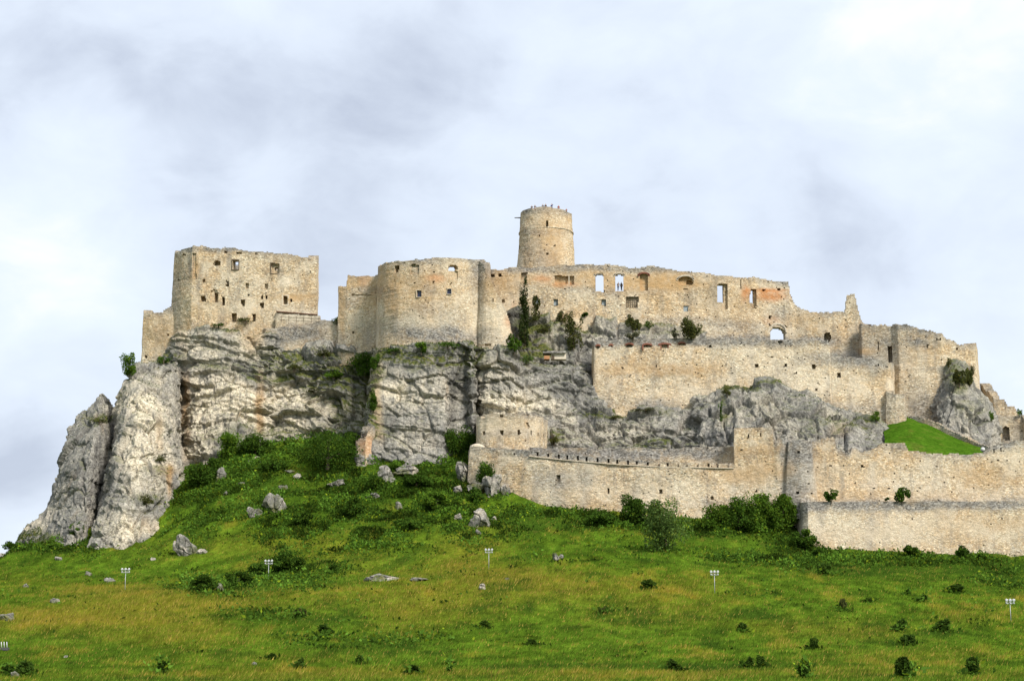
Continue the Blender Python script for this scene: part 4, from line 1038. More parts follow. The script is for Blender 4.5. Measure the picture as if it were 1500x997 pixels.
adopt(T, masonry('wall', [(1150, 337, 648, 760), (1190, 335.5, 643, 760), (1222, 335, 640, 760), (1227, 335, 656, 760), (1244, 334.8, 664, 760), (1248, 334.8, 652, 760), (1262, 334.6, 662, 760), (1300, 334.4, 648, 760), (1325, 334.2, 647, 760), (1332, 334.2, 660, 760), (1440, 333.4, 664, 760), (1450, 333.3, 655, 760), (1460, 333.2, 650, 760), (1500, 333, 644, 760), (1580, 332.5, 640, 760), (1750, 332, 640, 760)], 2.0,
                 ro, seed=30, ragged=.7, holes=200, batter=.02))
T = thing('outer_wall', 'low smooth outermost wall along the grass at the lower right', 'wall', 1350, 815, 329)
adopt(T, masonry('wall', [(1159, 340, 735, 830), (1160, 336, 735, 830), (1176, 329.5, 735, 830), (1183, 328.6, 735, 835), (1350, 328, 734.5, 835), (1500, 327.5, 734, 840), (1750, 327, 734, 840)], 5.0,
                 [(1336, 759, 2, 3, 'mid'), (1467, 759, 2, 2, 'mid')], seed=31, ragged=.05, holes=30, batter=.035, rough_amp=.6))

# small shelter on the ledge
T = thing('ledge_hut', 'small limewashed hut remnant with an orange patch on the ledge left of the terrace wall', 'hut', 812, 528, 372)
hut = part_box('wall', None, 818, 523, 372.5, 22, 8, 2, M_RENDER); hut2 = part_box('wall', None, 801, 524.5, 372.2, 8, 5, 2, simple('orange_render', (.36, .18, .09), .9, .2, 2))
door = part_box('door', None, 810, 523, 371.45, 4, 6.5, .15, M_WOOD)
V, Q = boxes([((0, 0, 0), (34 * 372 / F, 2.8, .28), 0), ((.4, .5, .32), (28 * 372 / F, 2.0, .3), .03)])
rf = obj('roof', poly_mesh('roof', V + at(812, 517.5, 372.3), Q, M_ROCK))
adopt(T, hut, hut2, door, rf)

# ------------------------------------------------------------------ boulders
def boulder_mesh(seed, n=14, flat=1.0):
    rs = np.random.RandomState(seed)
    V = []
    u = np.linspace(-1, 1, n + 1)
    key = {}; F_ = []
    def idx(p):
        k = tuple(np.round(p, 5))
        if k not in key: key[k] = len(V); V.append(p)
        return key[k]
    for ax in range(3):
        for sg in (-1, 1):
            for i in range(n):
                for j in range(n):
                    q = []
                    for a, b in ((u[i], u[j]), (u[i + 1], u[j]), (u[i + 1], u[j + 1]), (u[i], u[j + 1])):
                        p = np.zeros(3); p[ax] = sg; p[(ax + 1) % 3] = a; p[(ax + 2) % 3] = b; q.append(idx(p))
                    F_.append(q if sg > 0 else q[::-1])
    V = np.array(V); V /= np.linalg.norm(V, axis=1, keepdims=True)
    r = np.full(len(V), 1.25)
    for _ in range(11):
        d = rs.normal(size=3); d /= np.linalg.norm(d); c = V @ d
        r = np.minimum(r, np.where(c > .05, rs.uniform(.62, 1.0) / np.maximum(c, .05), 9))
    V = V * r[:, None]
    f1, f2, r_, t_ = worley(V + seed * .37, (1.1, 1.1, 1.1), seed)
    V = V * (1 + fbm(V + seed, 1.3, 4, seed) * .22 + (r_ - .5) * .32 + t_ * .30 - np.clip(.1 - (f2 - f1), 0, .1) * 1.6)[:, None]
    return V, np.array(F_)

def boulder(px, py, w_, h_, label, group=None, dark=.0, parent=None, name='boulder', rot=0):
    """px,py = centre of the foot; w_,h_ in photo pixels"""
    sd_ = int(px * 7 + py)
    V, Fq = boulder_mesh(sd_, 26 if w_ > 15 else 10)
    c = on_ground(px, py); k = c[1] / F / CP
    sx, sz = w_ * k / 2.15, h_ * k / 1.9
    V = V * np.array([sx, max(sx, sz) * .8, sz])
    if rot:
        a = rad(rot); V = np.c_[V[:, 0] * math.cos(a) - V[:, 2] * math.sin(a), V[:, 1], V[:, 0] * math.sin(a) + V[:, 2] * math.cos(a)]
    V[:, 2] += sz * .34
    P = V + c
    nrm = fbm(P, .6, 3, sd_)
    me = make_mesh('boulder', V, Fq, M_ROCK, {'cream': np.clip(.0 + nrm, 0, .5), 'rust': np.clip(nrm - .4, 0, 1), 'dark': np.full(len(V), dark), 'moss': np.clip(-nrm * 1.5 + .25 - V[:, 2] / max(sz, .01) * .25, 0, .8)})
    o = obj(name, me); o.location = tuple(map(float, c))
    tag(o, label, 'rock', group)
    return o
GB = 'loose limestone blocks on the slope'
for b in [(272, 813, 26, 34, 'leaning grey boulder split down its face below the tall left crag', 20), (295, 811, 15, 9, 'flat pale stone right beside the leaning split boulder', 0), (225, 821, 9, 6, 'small whitish stone on the grass left of the split boulder', 0),
          (87, 820, 11, 7, 'small pale stone in the grass below the far left crag', 0), (130, 842, 12, 7, 'pale stone left of the leftmost floodlight post', 0), (160, 853, 15, 8, 'flat grey stone just left of the leftmost floodlight post', 0),
          (8, 908, 26, 15, 'broad grey rock cut by the left edge of the photo', 0), (37, 860, 8, 6, 'tiny stone on the slope near the left edge', 0), (325, 700, 19, 19, 'upright pale boulder under the dark bushes at the palace cliff', 0),
          (367, 680, 10, 9, 'left one of two whitish stones below the cliff bushes', 0), (377, 678, 10, 12, 'right one of two whitish stones below the cliff bushes', 20), (354, 711, 10, 6, 'small stone on the slope left of the rocky cluster', 0), (331, 724, 9, 6, 'small stone lowest below the upright pale boulder', 0),
          (371, 756, 22, 18, 'lower left boulder of the rocky cluster on the slope', 0), (400, 750, 28, 34, 'largest ragged boulder of the rocky cluster on the slope', 25), (415, 718, 12, 12, 'small white rock above the rocky cluster', 0),
          (425, 692, 12, 5, 'flat whitish stone high on the slope', 0), (436, 700, 14, 8, 'grey stone beside the flat whitish stone high on the slope', 0), (492, 712, 24, 12, 'scattered grey rock in the middle of the bushy slope', 0), (566, 708, 26, 30, 'grey bedrock block below the pillar, left one', 0), (598, 696, 36, 18, 'wide grey bedrock block just below the pillar foot', 0), (546, 730, 22, 10, 'flat grey rock among the bushes under the bedrock blocks', 0),
          (584, 745, 11, 12, 'small upright stone on the slope left of the lower crag', 0), (680, 702, 30, 36, 'left block of the crag at the end of the lower wall', 5), (701, 722, 28, 22, 'middle low block of the crag at the end of the lower wall', 0), (722, 722, 30, 36, 'right block of the crag at the end of the lower wall', -5), (739, 724, 14, 18, 'pale end block of the crag touching the lower wall', 0), (669, 722, 12, 16, 'pointed small block left of the lower crag', 10),
          (704, 770, 34, 36, 'grey block standing below the lower crag', 0), (672, 762, 13, 14, 'round boulder left of the block below the crag', 0), (722, 764, 9, 9, 'little stone right of the block below the crag', 0), (700, 783, 8, 9, 'little stone under the block below the crag', 0),
          (814, 820, 8, 13, 'left stone of the small pale pile in the mid meadow', 20), (822, 817, 7, 9, 'right stone of the small pale pile in the mid meadow', -20), (744, 849, 8, 5, 'small white stone in the meadow right of the middle floodlight', 0), (707, 863, 9, 9, 'grey stone in the meadow under the middle floodlight', 0),
          (557, 850, 46, 15, 'broad flat grey slab showing through the meadow', 0), (612, 850, 24, 6, 'thin flat slab right of the broad grey slab', 0), (323, 866, 12, 14, 'grey stone inside the dark bramble patch', 0), (22, 993, 14, 12, 'pale rock among scrub at the bottom left corner', 0), (96, 963, 7, 4, 'tiny white stone in the lower left meadow', 0), (373, 974, 8, 6, 'tiny pale stone near the bottom left of centre', 0), (80, 882, 14, 8, 'half buried stone in yellow grass near the left edge', 0)]:
    boulder(*b[:4], b[4], GB, rot=b[5])


# ------------------------------------------------------------------ foliage
def crown(seed, w_, d_, h_, nleaf, leaf, col, z0=.0, clumps=14, shape='round', bare=.0):
    rs = np.random.RandomState(seed)
    # clump centres spread through the volume
    C_ = []
    while len(C_) < clumps:
        p = rs.uniform(-1, 1, 3)
        if np.linalg.norm(p) < 1 and np.linalg.norm(p) > .25: C_.append(p)
    C_ = np.array(C_)
    if shape == 'column': C_[:, 0] = C_[:, 0] * .8 + .5 * np.sin(C_[:, 2] * 4 + seed); C_[:, 2] = np.linspace(-.9, .95, clumps) + rs.uniform(-.1, .1, clumps)
    if shape == 'low': C_[:, 2] = np.abs(C_[:, 2]) * 1.4 - .7
    R_ = rs.uniform(.28, .55, clumps)
    ci = rs.randint(0, clumps, nleaf)
    d = rs.normal(size=(nleaf, 3)); d /= np.linalg.norm(d, axis=1, keepdims=True)
    rr = rs.uniform(.5, 1.08, nleaf) ** .7; far_ = rs.uniform(0, 1, nleaf) < .10; rr[far_] *= rs.uniform(1.0, 1.45, far_.sum())
    P = C_[ci] + d * (R_[ci] * rr)[:, None]
    P = P * np.array([w_ / 2, d_ / 2, h_ / 2]) * .85 + np.array([0, 0, h_ * .45 + z0])
    P[:, 2] = np.maximum(P[:, 2], z0 - .1)
    # leaves: one rhomb each
    a = rs.normal(size=(nleaf, 3)) + d * .4; a /= np.linalg.norm(a, axis=1, keepdims=True)
    b = np.cross(a, rs.normal(size=(nleaf, 3))); b /= np.linalg.norm(b, axis=1, keepdims=True) + 1e-9
    L_ = leaf * rs.uniform(.6, 1.3, nleaf)[:, None]
    V = np.stack([P - a * L_, P + b * L_ * .55, P + a * L_, P - b * L_ * .55], 1).reshape(-1, 3)
    Fq = np.arange(nleaf * 4).reshape(-1, 4)
    tone = (rs.uniform(.65, 1.35, clumps)[ci] * rs.uniform(.75, 1.25, nleaf))
    c = np.array(col)[None] * tone[:, None]
    yel = rs.uniform(0, 1, nleaf) < .12; c[yel] = c[yel] * np.array([1.7, 1.3, .9])
    return V, Fq, np.repeat(c, 4, 0), C_ * np.array([w_ / 2, d_ / 2, h_ / 2]) * .7 + np.array([0, 0, h_ / 2 + z0])

def stems(seed, tips, base_r, h_):
    rs = np.random.RandomState(seed + 5); parts = []
    sp = (0, 0, h_ * .3)
    parts.append(tube([(0, 0, -.35), (0.02, 0, h_ * .12), sp], [base_r * 1.3, base_r, base_r * .8], 5))
    for t in tips[:7]:
        m = [t[0] * .4, t[1] * .4, h_ * .3 + (t[2] - h_ * .3) * .55]
        parts.append(tube([sp, m, tuple(t)], [base_r * .6, base_r * .4, base_r * .12], 4))
    return merge(parts)

DG, MG, LG, OL, GY_ = (.050, .100, .013), (.080, .150, .017), (.092, .15, .036), (.070, .080, .024), (.090, .095, .052)
PROTO = {}
def plant(px, py, w_, h_, label, col=DG, kind='shrub', where='g', group=None, shape='round', cat='bush', density=1.0, yoff=0.0):
    p = on_ground(px, py) if where == 'g' else on_rock(px, py)
    p = p + np.array([0, yoff, 0])
    k = p[1] / F / CP; W_, H_ = w_ * k * 1.05, h_ * k * 1.02
    big = w_ * h_
    key = (kind, col, shape, int(px * 13) if big > 350 else int(px) % 3)
    e_ = empty(kind, p)
    if key not in PROTO or big > 350:
        nl = int(np.clip(big * 2.9 * density, 260, 5200)); leaf = .22 if big > 350 else .17
        ref = (W_, H_)
        V, Fq, c, tips = crown(int(px) * 3 + 1, W_, W_ * .9, H_ * 1.05, nl, leaf * (1.0 if density >= 1 else .85), col, 0, clumps=int(np.clip(big / 45, 13, 36)), shape=shape)
        m1 = make_mesh('crown', V, Fq, M_LEAF, {'col': c})
        sv, sq = stems(int(px), tips, max(.05, W_ * .03), H_)
        m2 = poly_mesh('trunk', sv, sq, M_BARK)
        PROTO[key] = (m1, m2, ref)
    m1, m2, ref = PROTO[key]
    sc_ = (W_ / ref[0], W_ / ref[0], H_ / ref[1])
    for nm, m in (('crown', m1), ('trunk', m2)):
        o = obj(nm, m, e_); o.scale = sc_
        if big <= 350: o.rotation_euler = (0, 0, (px * 1.7) % 6.28)
    tag(e_, label, cat, group)
    if where == 'g': SKIRT.append((p[0], p[1], W_))
    return e_
SKIRT = []

GP = 'bushes along the foot of the lower wall'; GC = 'bushes at the foot of the cliffs'; GM = 'small bushes dotted over the meadow'; GK = 'shrubs rooted on ledges and walls'
plant(975, 806, 62, 78, 'tall pale green bushy tree in front of the lower wall, the largest on the slope', LG, 'tree', group=GP, cat='tree', density=1.1)
for a in [(928, 768, 38, 42, 'dark green bush directly left of the tall pale tree', DG, GP), (880, 770, 48, 24, 'low dark bush at the wall foot left of the tall pale tree', DG, GP), (955, 772, 26, 30, 'dark bush half hidden behind the tall pale tree', DG, GP),
          (1054, 776, 48, 36, 'leftmost bush of the row below the square tower', MG, GP), (1083, 779, 54, 44, 'second bush of the row below the square tower, round and dark', DG, GP), (1113, 778, 50, 54, 'tallest bush of the row below the square tower', MG, GP), (1146, 777, 44, 50, 'rightmost bright bush of the row beside the grey buttress', MG, GP),
          (1178, 806, 34, 30, 'dark bush against the left corner of the outermost wall', DG, GP), (1200, 818, 24, 18, 'low dark bush at the corner base of the outermost wall', DG, GP), (1337, 818, 25, 20, 'left one of two bushes at the foot of the outermost wall', DG, GP), (1411, 820, 20, 20, 'right one of two bushes at the foot of the outermost wall', DG, GP),
          (675, 668, 52, 42, 'dense green bush in the corner right of the rock pillar', DG, GC), (480, 690, 88, 56, 'largest dark bush at the foot of the ledges', DG, GC), (515, 668, 30, 34, 'dark bush between the largest one and the rock pillar', DG, GC),
          (336, 676, 36, 44, 'upright green bush at the foot of the palace cliff', MG, GC), (374, 672, 42, 36, 'second green bush at the foot of the palace cliff', DG, GC), (296, 712, 44, 34, 'dark bush in the gully right of the tall crag', DG, GC), (262, 672, 14, 22, 'small bright bush in the gully beside the tall crag', MG, GC),
          (322, 690, 30, 24, 'low dark bush under the upright green one', DG, GC), (716, 716, 40, 36, 'dark bush growing over the crag at the lower wall end', DG, GC), (697, 735, 24, 20, 'dark bush at the foot of the lower crag', DG, GC), (519, 758, 34, 26, 'round dark bush alone in the middle of the upper slope', DG, GC), (550, 722, 30, 26, 'bush left of the bedrock blocks under the pillar', DG, GC),
          (610, 715, 44, 24, 'bush right under the pillar foot', DG, GC), (640, 745, 40, 24, 'spreading bush between the pillar and the lower crag', MG, GC), (420, 838, 46, 30, 'dark bramble bush right of the second floodlight', DG, GM), (380, 850, 36, 22, 'dark bramble bush left of the second floodlight', DG, GM), (300, 866, 36, 22, 'dark bramble bush around the grey stone in the left meadow', DG, GM), (350, 860, 34, 22, 'bramble bush between the grey stone and the second floodlight', DG, GM),
          (487, 842, 14, 18, 'small upright dark bush right of the second floodlight', DG, GM), (20, 803, 26, 20, 'dark bush on the skyline at the foot of the far left crag', DG, GC), (112, 792, 24, 26, 'green bush in the cleft between the two left crags', DG, GC), (75, 806, 30, 16, 'low green bush under the far left crag', MG, GC), (580, 690, 26, 18, 'low bush at the left foot of the pillar', MG, GC), (400, 690, 40, 18, 'low spreading bush below the ledges', DG, GC), (445, 768, 30, 18, 'low dark bush right of the rocky cluster', DG, GC), (600, 775, 44, 20, 'low dark bush in the middle of the slope above the slab', DG, GC)]:
    plant(*a[:6], group=a[6], shape='low' if a[3] < a[2] * .6 else 'round')
for a in [(236, 987, 17, 20, 'round dark bush at the bottom left of the meadow', 1), (438, 980, 12, 17, 'upright dark bush at the bottom, right of the round one', 1), (527, 973, 11, 14, 'small bush at the bottom between the upright and the wide one', 1), (600, 988, 25, 16, 'wide low bush at the bottom centre left', 1), (659, 986, 9, 13, 'tiny bush right of the wide low bush at the bottom', 1), (659, 972, 8, 10, 'tiny bush directly above another tiny one at the bottom', 1), (398, 965, 13, 9, 'low tuft-like bush left of the upright dark bush', 1),
          (1380, 924, 22, 18, 'round bush in the right meadow left of the rightmost floodlight', 1), (1317, 924, 17, 18, 'bush in the right meadow left of the round one', 1), (1330, 943, 24, 16, 'low bush below the pair in the right meadow', 1), (1327, 994, 30, 34, 'spiky bush at the bottom edge on the right', 1), (1178, 994, 16, 32, 'tall thin bush at the bottom edge right of centre', 1), (1095, 978, 15, 17, 'left one of a pair of bushes at the bottom right of centre', 1), (1116, 977, 14, 18, 'right one of a pair of bushes at the bottom right of centre', 1), (990, 983, 20, 18, 'bush at the bottom right of centre alone', 1),
          (950, 862, 22, 15, 'dark low bush in the meadow below the tall pale tree', 1), (1210, 843, 24, 20, 'dark bush below the left corner of the outermost wall', 1), (1192, 950, 16, 18, 'dark bush in the lower right meadow below the fourth floodlight', 1), (1088, 925, 12, 14, 'small dark bush under the fourth floodlight', 1), (1273, 882, 12, 8, 'small low bush in the middle of the right meadow', 1), (480, 930, 22, 18, 'dark bush in the left of the dark green patch', 1), (440, 905, 18, 16, 'brownish bush in the lower left meadow', 0), (710, 920, 16, 12, 'small dark bush in the middle meadow', 1), (1400, 868, 24, 14, 'low bush in the right meadow close to the outermost wall', 1),
          (12, 990, 20, 18, 'scrubby bush at the bottom left corner', 1), (36, 990, 26, 22, 'scrubby dark bush beside the rock at the bottom left corner', 1), (1235, 895, 12, 20, 'thin brown bush in the right meadow', 0), (1330, 872, 10, 8, 'tiny bush in the upper right meadow', 1), (1426, 990, 22, 26, 'sparse bush at the bottom right corner', 1), (885, 898, 18, 10, 'low brownish bush in the middle right meadow', 0), (1440, 820, 14, 10, 'tiny bush right of the two at the outermost wall', 1), (1350, 880, 14, 10, 'low bush right of the tiny one in the upper right meadow', 1), (780, 945, 14, 10, 'small bush in the lower middle meadow', 1)]:
    plant(a[0], a[1], a[2] * .88, a[3] * .9, a[4], (.050, .094, .014) if a[5] else OL, group=GM)
for a in [(191, 546, 27, 32, 'small tree leaning out on the skyline left of the annex wall', MG, 'round'), (245, 529, 20, 14, 'dark shrub at the foot of the annex wall', DG, 'round'), (768, 500, 15, 90, 'tall dark climbing shrub in the gully right of the buttress', (.032, .05, .014), 'column'), (780, 470, 12, 36, 'thin shrub beside the tall dark climber', OL, 'column'), (757, 520, 22, 30, 'dark ivy at the foot of the gully', DG, 'round'),
          (834, 507, 22, 50, 'narrow shrub on the ledge left of the terrace wall', OL, 'column'), (826, 468, 18, 18, 'olive shrub on the upper ledge', OL, 'round'), (853, 468, 11, 8, 'tiny shrub on the upper ledge beside the olive one', DG, 'round'), (800, 482, 22, 14, 'low shrub on the left of the upper ledge', OL, 'low'), (923, 480, 22, 26, 'olive shrub above the brick embrasures, left one', OL, 'round'), (948, 474, 14, 10, 'small shrub above the brick embrasures, right one', DG, 'round'), (925, 494, 24, 14, 'grey low shrub behind the terrace wall', GY_, 'low'),
          (1008, 492, 34, 34, 'round grey-green shrub behind the terrace wall under a boarded window', OL, 'round'), (985, 494, 14, 14, 'tiny shrub left of the round grey-green one', GY_, 'round'), (775, 526, 22, 14, 'bright green shrub by the ledge hut', LG, 'low'), (1400, 560, 22, 26, 'dark shrub on the knobbly right rock', OL, 'round'), (1387, 535, 8, 16, 'thin shrub at the top of the knobbly right rock', OL, 'round'), (1422, 556, 12, 22, 'shrub on the right shoulder of the knobbly rock', OL, 'round'), (1429, 545, 8, 14, 'little olive shrub on the wall corner at the right skyline', OL, 'round'), (1283, 612, 18, 14, 'green shrub at the right end of the domed outcrop', MG, 'round'),
          (1455, 610, 9, 14, 'small shrub below the crumbling right wall', MG, 'round'), (1488, 608, 10, 10, 'small shrub on the crumbling right wall', MG, 'round'), (612, 512, 20, 18, 'bright shrub at the foot of the round bastion', MG, 'round'), (660, 505, 34, 10, 'low shrub row at the foot of the bastion, right part', DG, 'low'), (572, 512, 26, 10, 'low shrub at the left foot of the bastion', DG, 'low'), (530, 552, 44, 34, 'dark green growth in the corner between ledges and pillar', DG, 'round'), (545, 535, 16, 24, 'dark shrub in the cleft left of the pillar', DG, 'round'), (540, 600, 16, 26, 'dark shrub lower in the cleft left of the pillar', DG, 'round'), (490, 548, 30, 12, 'low green growth on the ledges', MG, 'low'), (488, 470, 16, 14, 'dark shrub on the wall end left of the stepped block', DG, 'round'),
          (320, 474, 26, 8, 'low weeds at the palace foot, left part', DG, 'low'), (355, 476, 34, 8, 'low weeds at the palace foot, right part', OL, 'low'), (470, 525, 30, 10, 'weeds on the topmost ledge', OL, 'low'), (430, 545, 30, 10, 'weeds on the left middle ledge', OL, 'low'), (150, 616, 26, 8, 'weeds on the shoulder of the far left crag', OL, 'low'), (218, 735, 20, 16, 'dark weeds on the face of the tall left crag', OL, 'low'), (238, 672, 20, 12, 'olive weeds on the right edge of the tall left crag', OL, 'low'), (455, 572, 30, 8, 'weeds on the lower right ledge', OL, 'low'),
          (1212, 733, 18, 22, 'dark round shrub at the foot of the grey buttress', DG, 'round'), (1317, 732, 23, 24, 'dark round shrub against the middle of the right wall', DG, 'round'), (1300, 734, 8, 6, 'tiny sprig left of the shrub at the right wall', DG, 'round'), (810, 645, 20, 14, 'weeds between the small bastion and the rock', OL, 'low'), (897, 608, 26, 7, 'weeds on the rock under the terrace wall', OL, 'low'), (940, 606, 36, 8, 'brown scrub on the rock under the terrace wall', GY_, 'low'), (1060, 575, 18, 14, 'weeds at the left shoulder of the domed outcrop', OL, 'low'), (1058, 610, 6, 26, 'dark weeds in a crack of the domed outcrop', DG, 'column')]:
    plant(*a[:6], where='r', shape=a[6], group=GK, density=.8, yoff=-.2, cat='tree' if 'tree' in a[4] else 'bush', kind='tree' if 'tree' in a[4] else 'shrub')

# brown dead scrub patch on terrace wall foot, grass and weeds on the ledges (stuff)
def leaf_scatter(name, P, leaf, cols, label, seed, mat=M_LEAF, hmul=1.0):
    rs = np.random.RandomState(seed); n = len(P)
    a = rs.normal(size=(n, 3)); a[:, 2] = np.abs(a[:, 2]) * hmul; a /= np.linalg.norm(a, axis=1, keepdims=True)
    b = np.cross(a, rs.normal(size=(n, 3))); b /= np.linalg.norm(b, axis=1, keepdims=True) + 1e-9
    L_ = leaf * rs.uniform(.5, 1.3, n)[:, None]
    V = np.stack([P, P + b * L_ * .45 + a * L_ * .6, P + a * L_ * 1.5, P - b * L_ * .45 + a * L_ * .6], 1).reshape(-1, 3)
    o = obj(name, make_mesh(name, V, np.arange(n * 4).reshape(-1, 4), mat, {'col': np.repeat(cols, 4, 0)}))
    tag(o, label, kind='stuff')
    return o
rs = np.random.RandomState(77)
PP = []
for (V, upz, moss) in ROCKS:
    px, py = proj(V)
    m = (moss > .36) & (py < 830) & (upz > .06) & (rs.uniform(0, 1, len(V)) < .30 * moss)
    PP.append(V[m])
PP = np.concatenate(PP)
if len(PP) > 30000: PP = PP[rs.permutation(len(PP))[:30000]]
cn = fbm(PP, .5, 3, 11)[:, None]
cc_ = np.where(cn > 0.1, np.array([[.11, .10, .025]]), np.array([[.045, .07, .014]])) * rs.uniform(.6, 1.4, (len(PP), 1))
leaf_scatter('ledge_weeds', PP + np.array([0, -.02, 0]), .20, cc_, 'olive weeds and moss growing on the rock ledges', 5, hmul=1.6)

# undergrowth on the slope
def scatter_ground(n, seed, dens, y0=128, y1=388, power=1.0):
    rs = np.random.RandomState(seed)
    # sample uniformly over the picture's footprint
    Y = (rs.uniform(0, 1, n) ** power) * (y1 - y0) + y0
    X = rs.uniform(-1, 1, n) * (Y / F / CP * 790)
    Z = gz(X, Y)
    P = np.stack([X, Y, Z], -1)
    px, py = proj(P)
    k = (py < 1010) & (py > 600)
    P = P[k]; px, py = px[k], py[k]
    d = dens(px, py, P)
    k = rs.uniform(0, 1, len(P)) < d
    return P[k]
UND = [(1350, 820, 300, 5, 1.5), (830, 752, 80, 8, 1.3), (470, 700, 200, 75, 1.2), (340, 705, 80, 70, 1.1), (630, 715, 90, 60, 1.1), (560, 760, 160, 40, .5), (1165, 775, 18, 26, 1.2), (560, 935, 110, 16, .45), (430, 840, 60, 20, .7), (330, 858, 60, 14, .8), (960, 772, 210, 10, 1.0), (1190, 800, 40, 30, 1.0), (1350, 822, 260, 7, 1.0),
       (810, 752, 90, 10, .9), (540, 780, 120, 26, .4), (70, 800, 70, 12, .8), (270, 760, 50, 30, .5), (1080, 974, 160, 4, .6), (380, 905, 60, 10, .3), (450, 760, 120, 30, .4), (1480, 850, 40, 14, .5), (690, 745, 40, 40, .6), (900, 974, 80, 4, .5)]
def ud(px, py, P):
    return np.clip(np.clip(fbm(P, .28, 3, 188) - .30, 0, 1) * .3 + blobs(px, py, UND, (fbm(P, .08, 2, 81), fbm(P, .08, 2, 83))) * np.clip(.45 + fbm(P, .20, 3, 87) * 2.6, 0.04, 1), 0, 1)
U = scatter_ground(1000000, 12, ud, 190, 388, .6)
print('undergrowth', len(U))
cl = fbm(U, .30, 3, 93); rs = np.random.RandomState(3)
sk = []
for (x_, y_, w_) in SKIRT:
    n_ = int(20 + 60 * w_); r_ = np.abs(rs.normal(0, .55, n_)) * w_ + .1; a_ = rs.uniform(0, 6.28, n_)
    q_ = np.stack([x_ + r_ * np.cos(a_), y_ - .2 + r_ * np.sin(a_), 0 * a_], -1); sk.append(q_)
sk = np.concatenate(sk); sk[:, 2] = gz(sk[:, 0], sk[:, 1]); U = np.concatenate([U, sk]); cl = fbm(U, .30, 3, 93)
U2 = U.copy(); U2[:, 2] += rs.uniform(-.1, 1, len(U)) * np.clip(.3 + cl * 3.0, .08, 1.7)
uc = np.array([[.052, .102, .012]]) * np.clip(1 + cl[:, None] * 2.0, .4, 1.9) * rs.uniform(.6, 1.5, (len(U), 1))
yy = rs.uniform(0, 1, len(U)) < .10; uc[yy] *= np.array([2.2, 1.5, .8])
leaf_scatter('undergrowth', U2, .34, uc, 'low dark green undergrowth of nettles and brambles on the slope', 6)

# grass tufts
def gd(px, py, P): return np.full(len(P), .95)
G_ = scatter_ground(460000, 22, gd, 128, 378, .85)
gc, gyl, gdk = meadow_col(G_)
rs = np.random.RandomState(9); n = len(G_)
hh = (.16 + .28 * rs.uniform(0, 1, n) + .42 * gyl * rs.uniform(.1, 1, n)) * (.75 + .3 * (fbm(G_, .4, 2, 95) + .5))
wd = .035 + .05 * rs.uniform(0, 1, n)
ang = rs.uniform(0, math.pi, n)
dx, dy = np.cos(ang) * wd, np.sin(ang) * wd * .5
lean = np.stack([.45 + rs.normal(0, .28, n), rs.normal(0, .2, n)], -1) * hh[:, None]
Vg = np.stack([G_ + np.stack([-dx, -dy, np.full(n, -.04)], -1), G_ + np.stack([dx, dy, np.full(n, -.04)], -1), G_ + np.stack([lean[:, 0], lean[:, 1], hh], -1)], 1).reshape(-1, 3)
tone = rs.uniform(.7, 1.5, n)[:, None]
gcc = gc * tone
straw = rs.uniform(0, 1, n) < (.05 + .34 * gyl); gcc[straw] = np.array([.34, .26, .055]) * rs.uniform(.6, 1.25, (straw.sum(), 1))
gr = obj('grass', make_mesh('grass', Vg, np.arange(n * 3).reshape(-1, 3), M_GRASS, {'col': np.repeat(gcc, 3, 0)}))
tag(gr, 'long green and straw-yellow meadow grass leaning to the right', kind='stuff')

# ------------------------------------------------------------------ floodlights
GF = 'floodlight posts standing in the meadow'
def floodlight(px, py, h_px, label, nlamp=3, where='g'):
    p = on_ground(px, py); k = p[1] / F / CP; H_ = h_px * k
    e_ = empty('floodlight_post', p)
    V, Q = tube([(0, 0, -.3), (0, 0, H_ * .86)], [.045, .035], 8); obj('pole', poly_mesh('pole', V, Q, M_STEEL, True), e_)
    s_ = H_ * .15
    V, Q = boxes([((0, 0, H_ * .80), (s_ * 2.5, .07, .07)), ((0, 0, H_ * .93), (s_ * 2.5, .07, .07)), ((-s_ * .5, 0, H_ * .865), (.05, .05, H_ * .13)), ((s_ * .5, 0, H_ * .865), (.05, .05, H_ * .13))]); obj('crossbar', poly_mesh('crossbar', V, Q, M_STEEL), e_)
    for q in range(nlamp):
        x = (q - (nlamp - 1) / 2) * s_
        for lv_ in (0, 1):
            z = H_ * (.95 if lv_ else .83)
            V, Q = tube([(x, .26, z + .10), (x, .10, z + .02), (x, -.12, z - .02), (x, -.2, z - .04)], [.05, .13 if lv_ else .07, .17 if lv_ else .09, .175 if lv_ else .095], 10)
            hd = obj('lamp_head', poly_mesh('lamp_head', V, Q, M_LAMPW, True), e_)
            V, Q = tube([(x, -.2, z - .04), (x, -.215, z - .04)], [.15 if lv_ else .075] * 2, 10)
            obj('lens', poly_mesh('lens', V, Q, M_LENS), hd)
    tag(e_, label, 'floodlight', GF)
    return e_
floodlight(183, 866, 33, 'floodlight post standing left of the others, below the tall left crag')
floodlight(393, 851, 31, 'floodlight post beside the dark bramble bushes')
floodlight(716, 834, 30, 'floodlight post in the middle meadow under the lower crag')
floodlight(1047, 868, 32, 'floodlight post in the meadow below the square tower bushes')
floodlight(1481, 912, 34, 'floodlight post close to the right edge of the photo')
# low cluster at the left edge
e_ = empty('ground_floodlight', on_ground(4, 953)); k = e_.location[1] / F / CP
V, Q = boxes([((0, 0, .18), (1.3, .5, .3))]); obj('base', poly_mesh('base', V, Q, M_DARKM), e_)
for q in range(4):
    V, Q = tube([(-.45 + q * .3, 0, .3), (-.5 + q * .3, -.05, .95)], [.06, .05], 6); obj('lamp_tube', poly_mesh('lamp_tube', V, Q, M_LAMPW, True), e_)
tag(e_, 'low white lamp cluster on a dark base at the left edge of the meadow', 'floodlight')
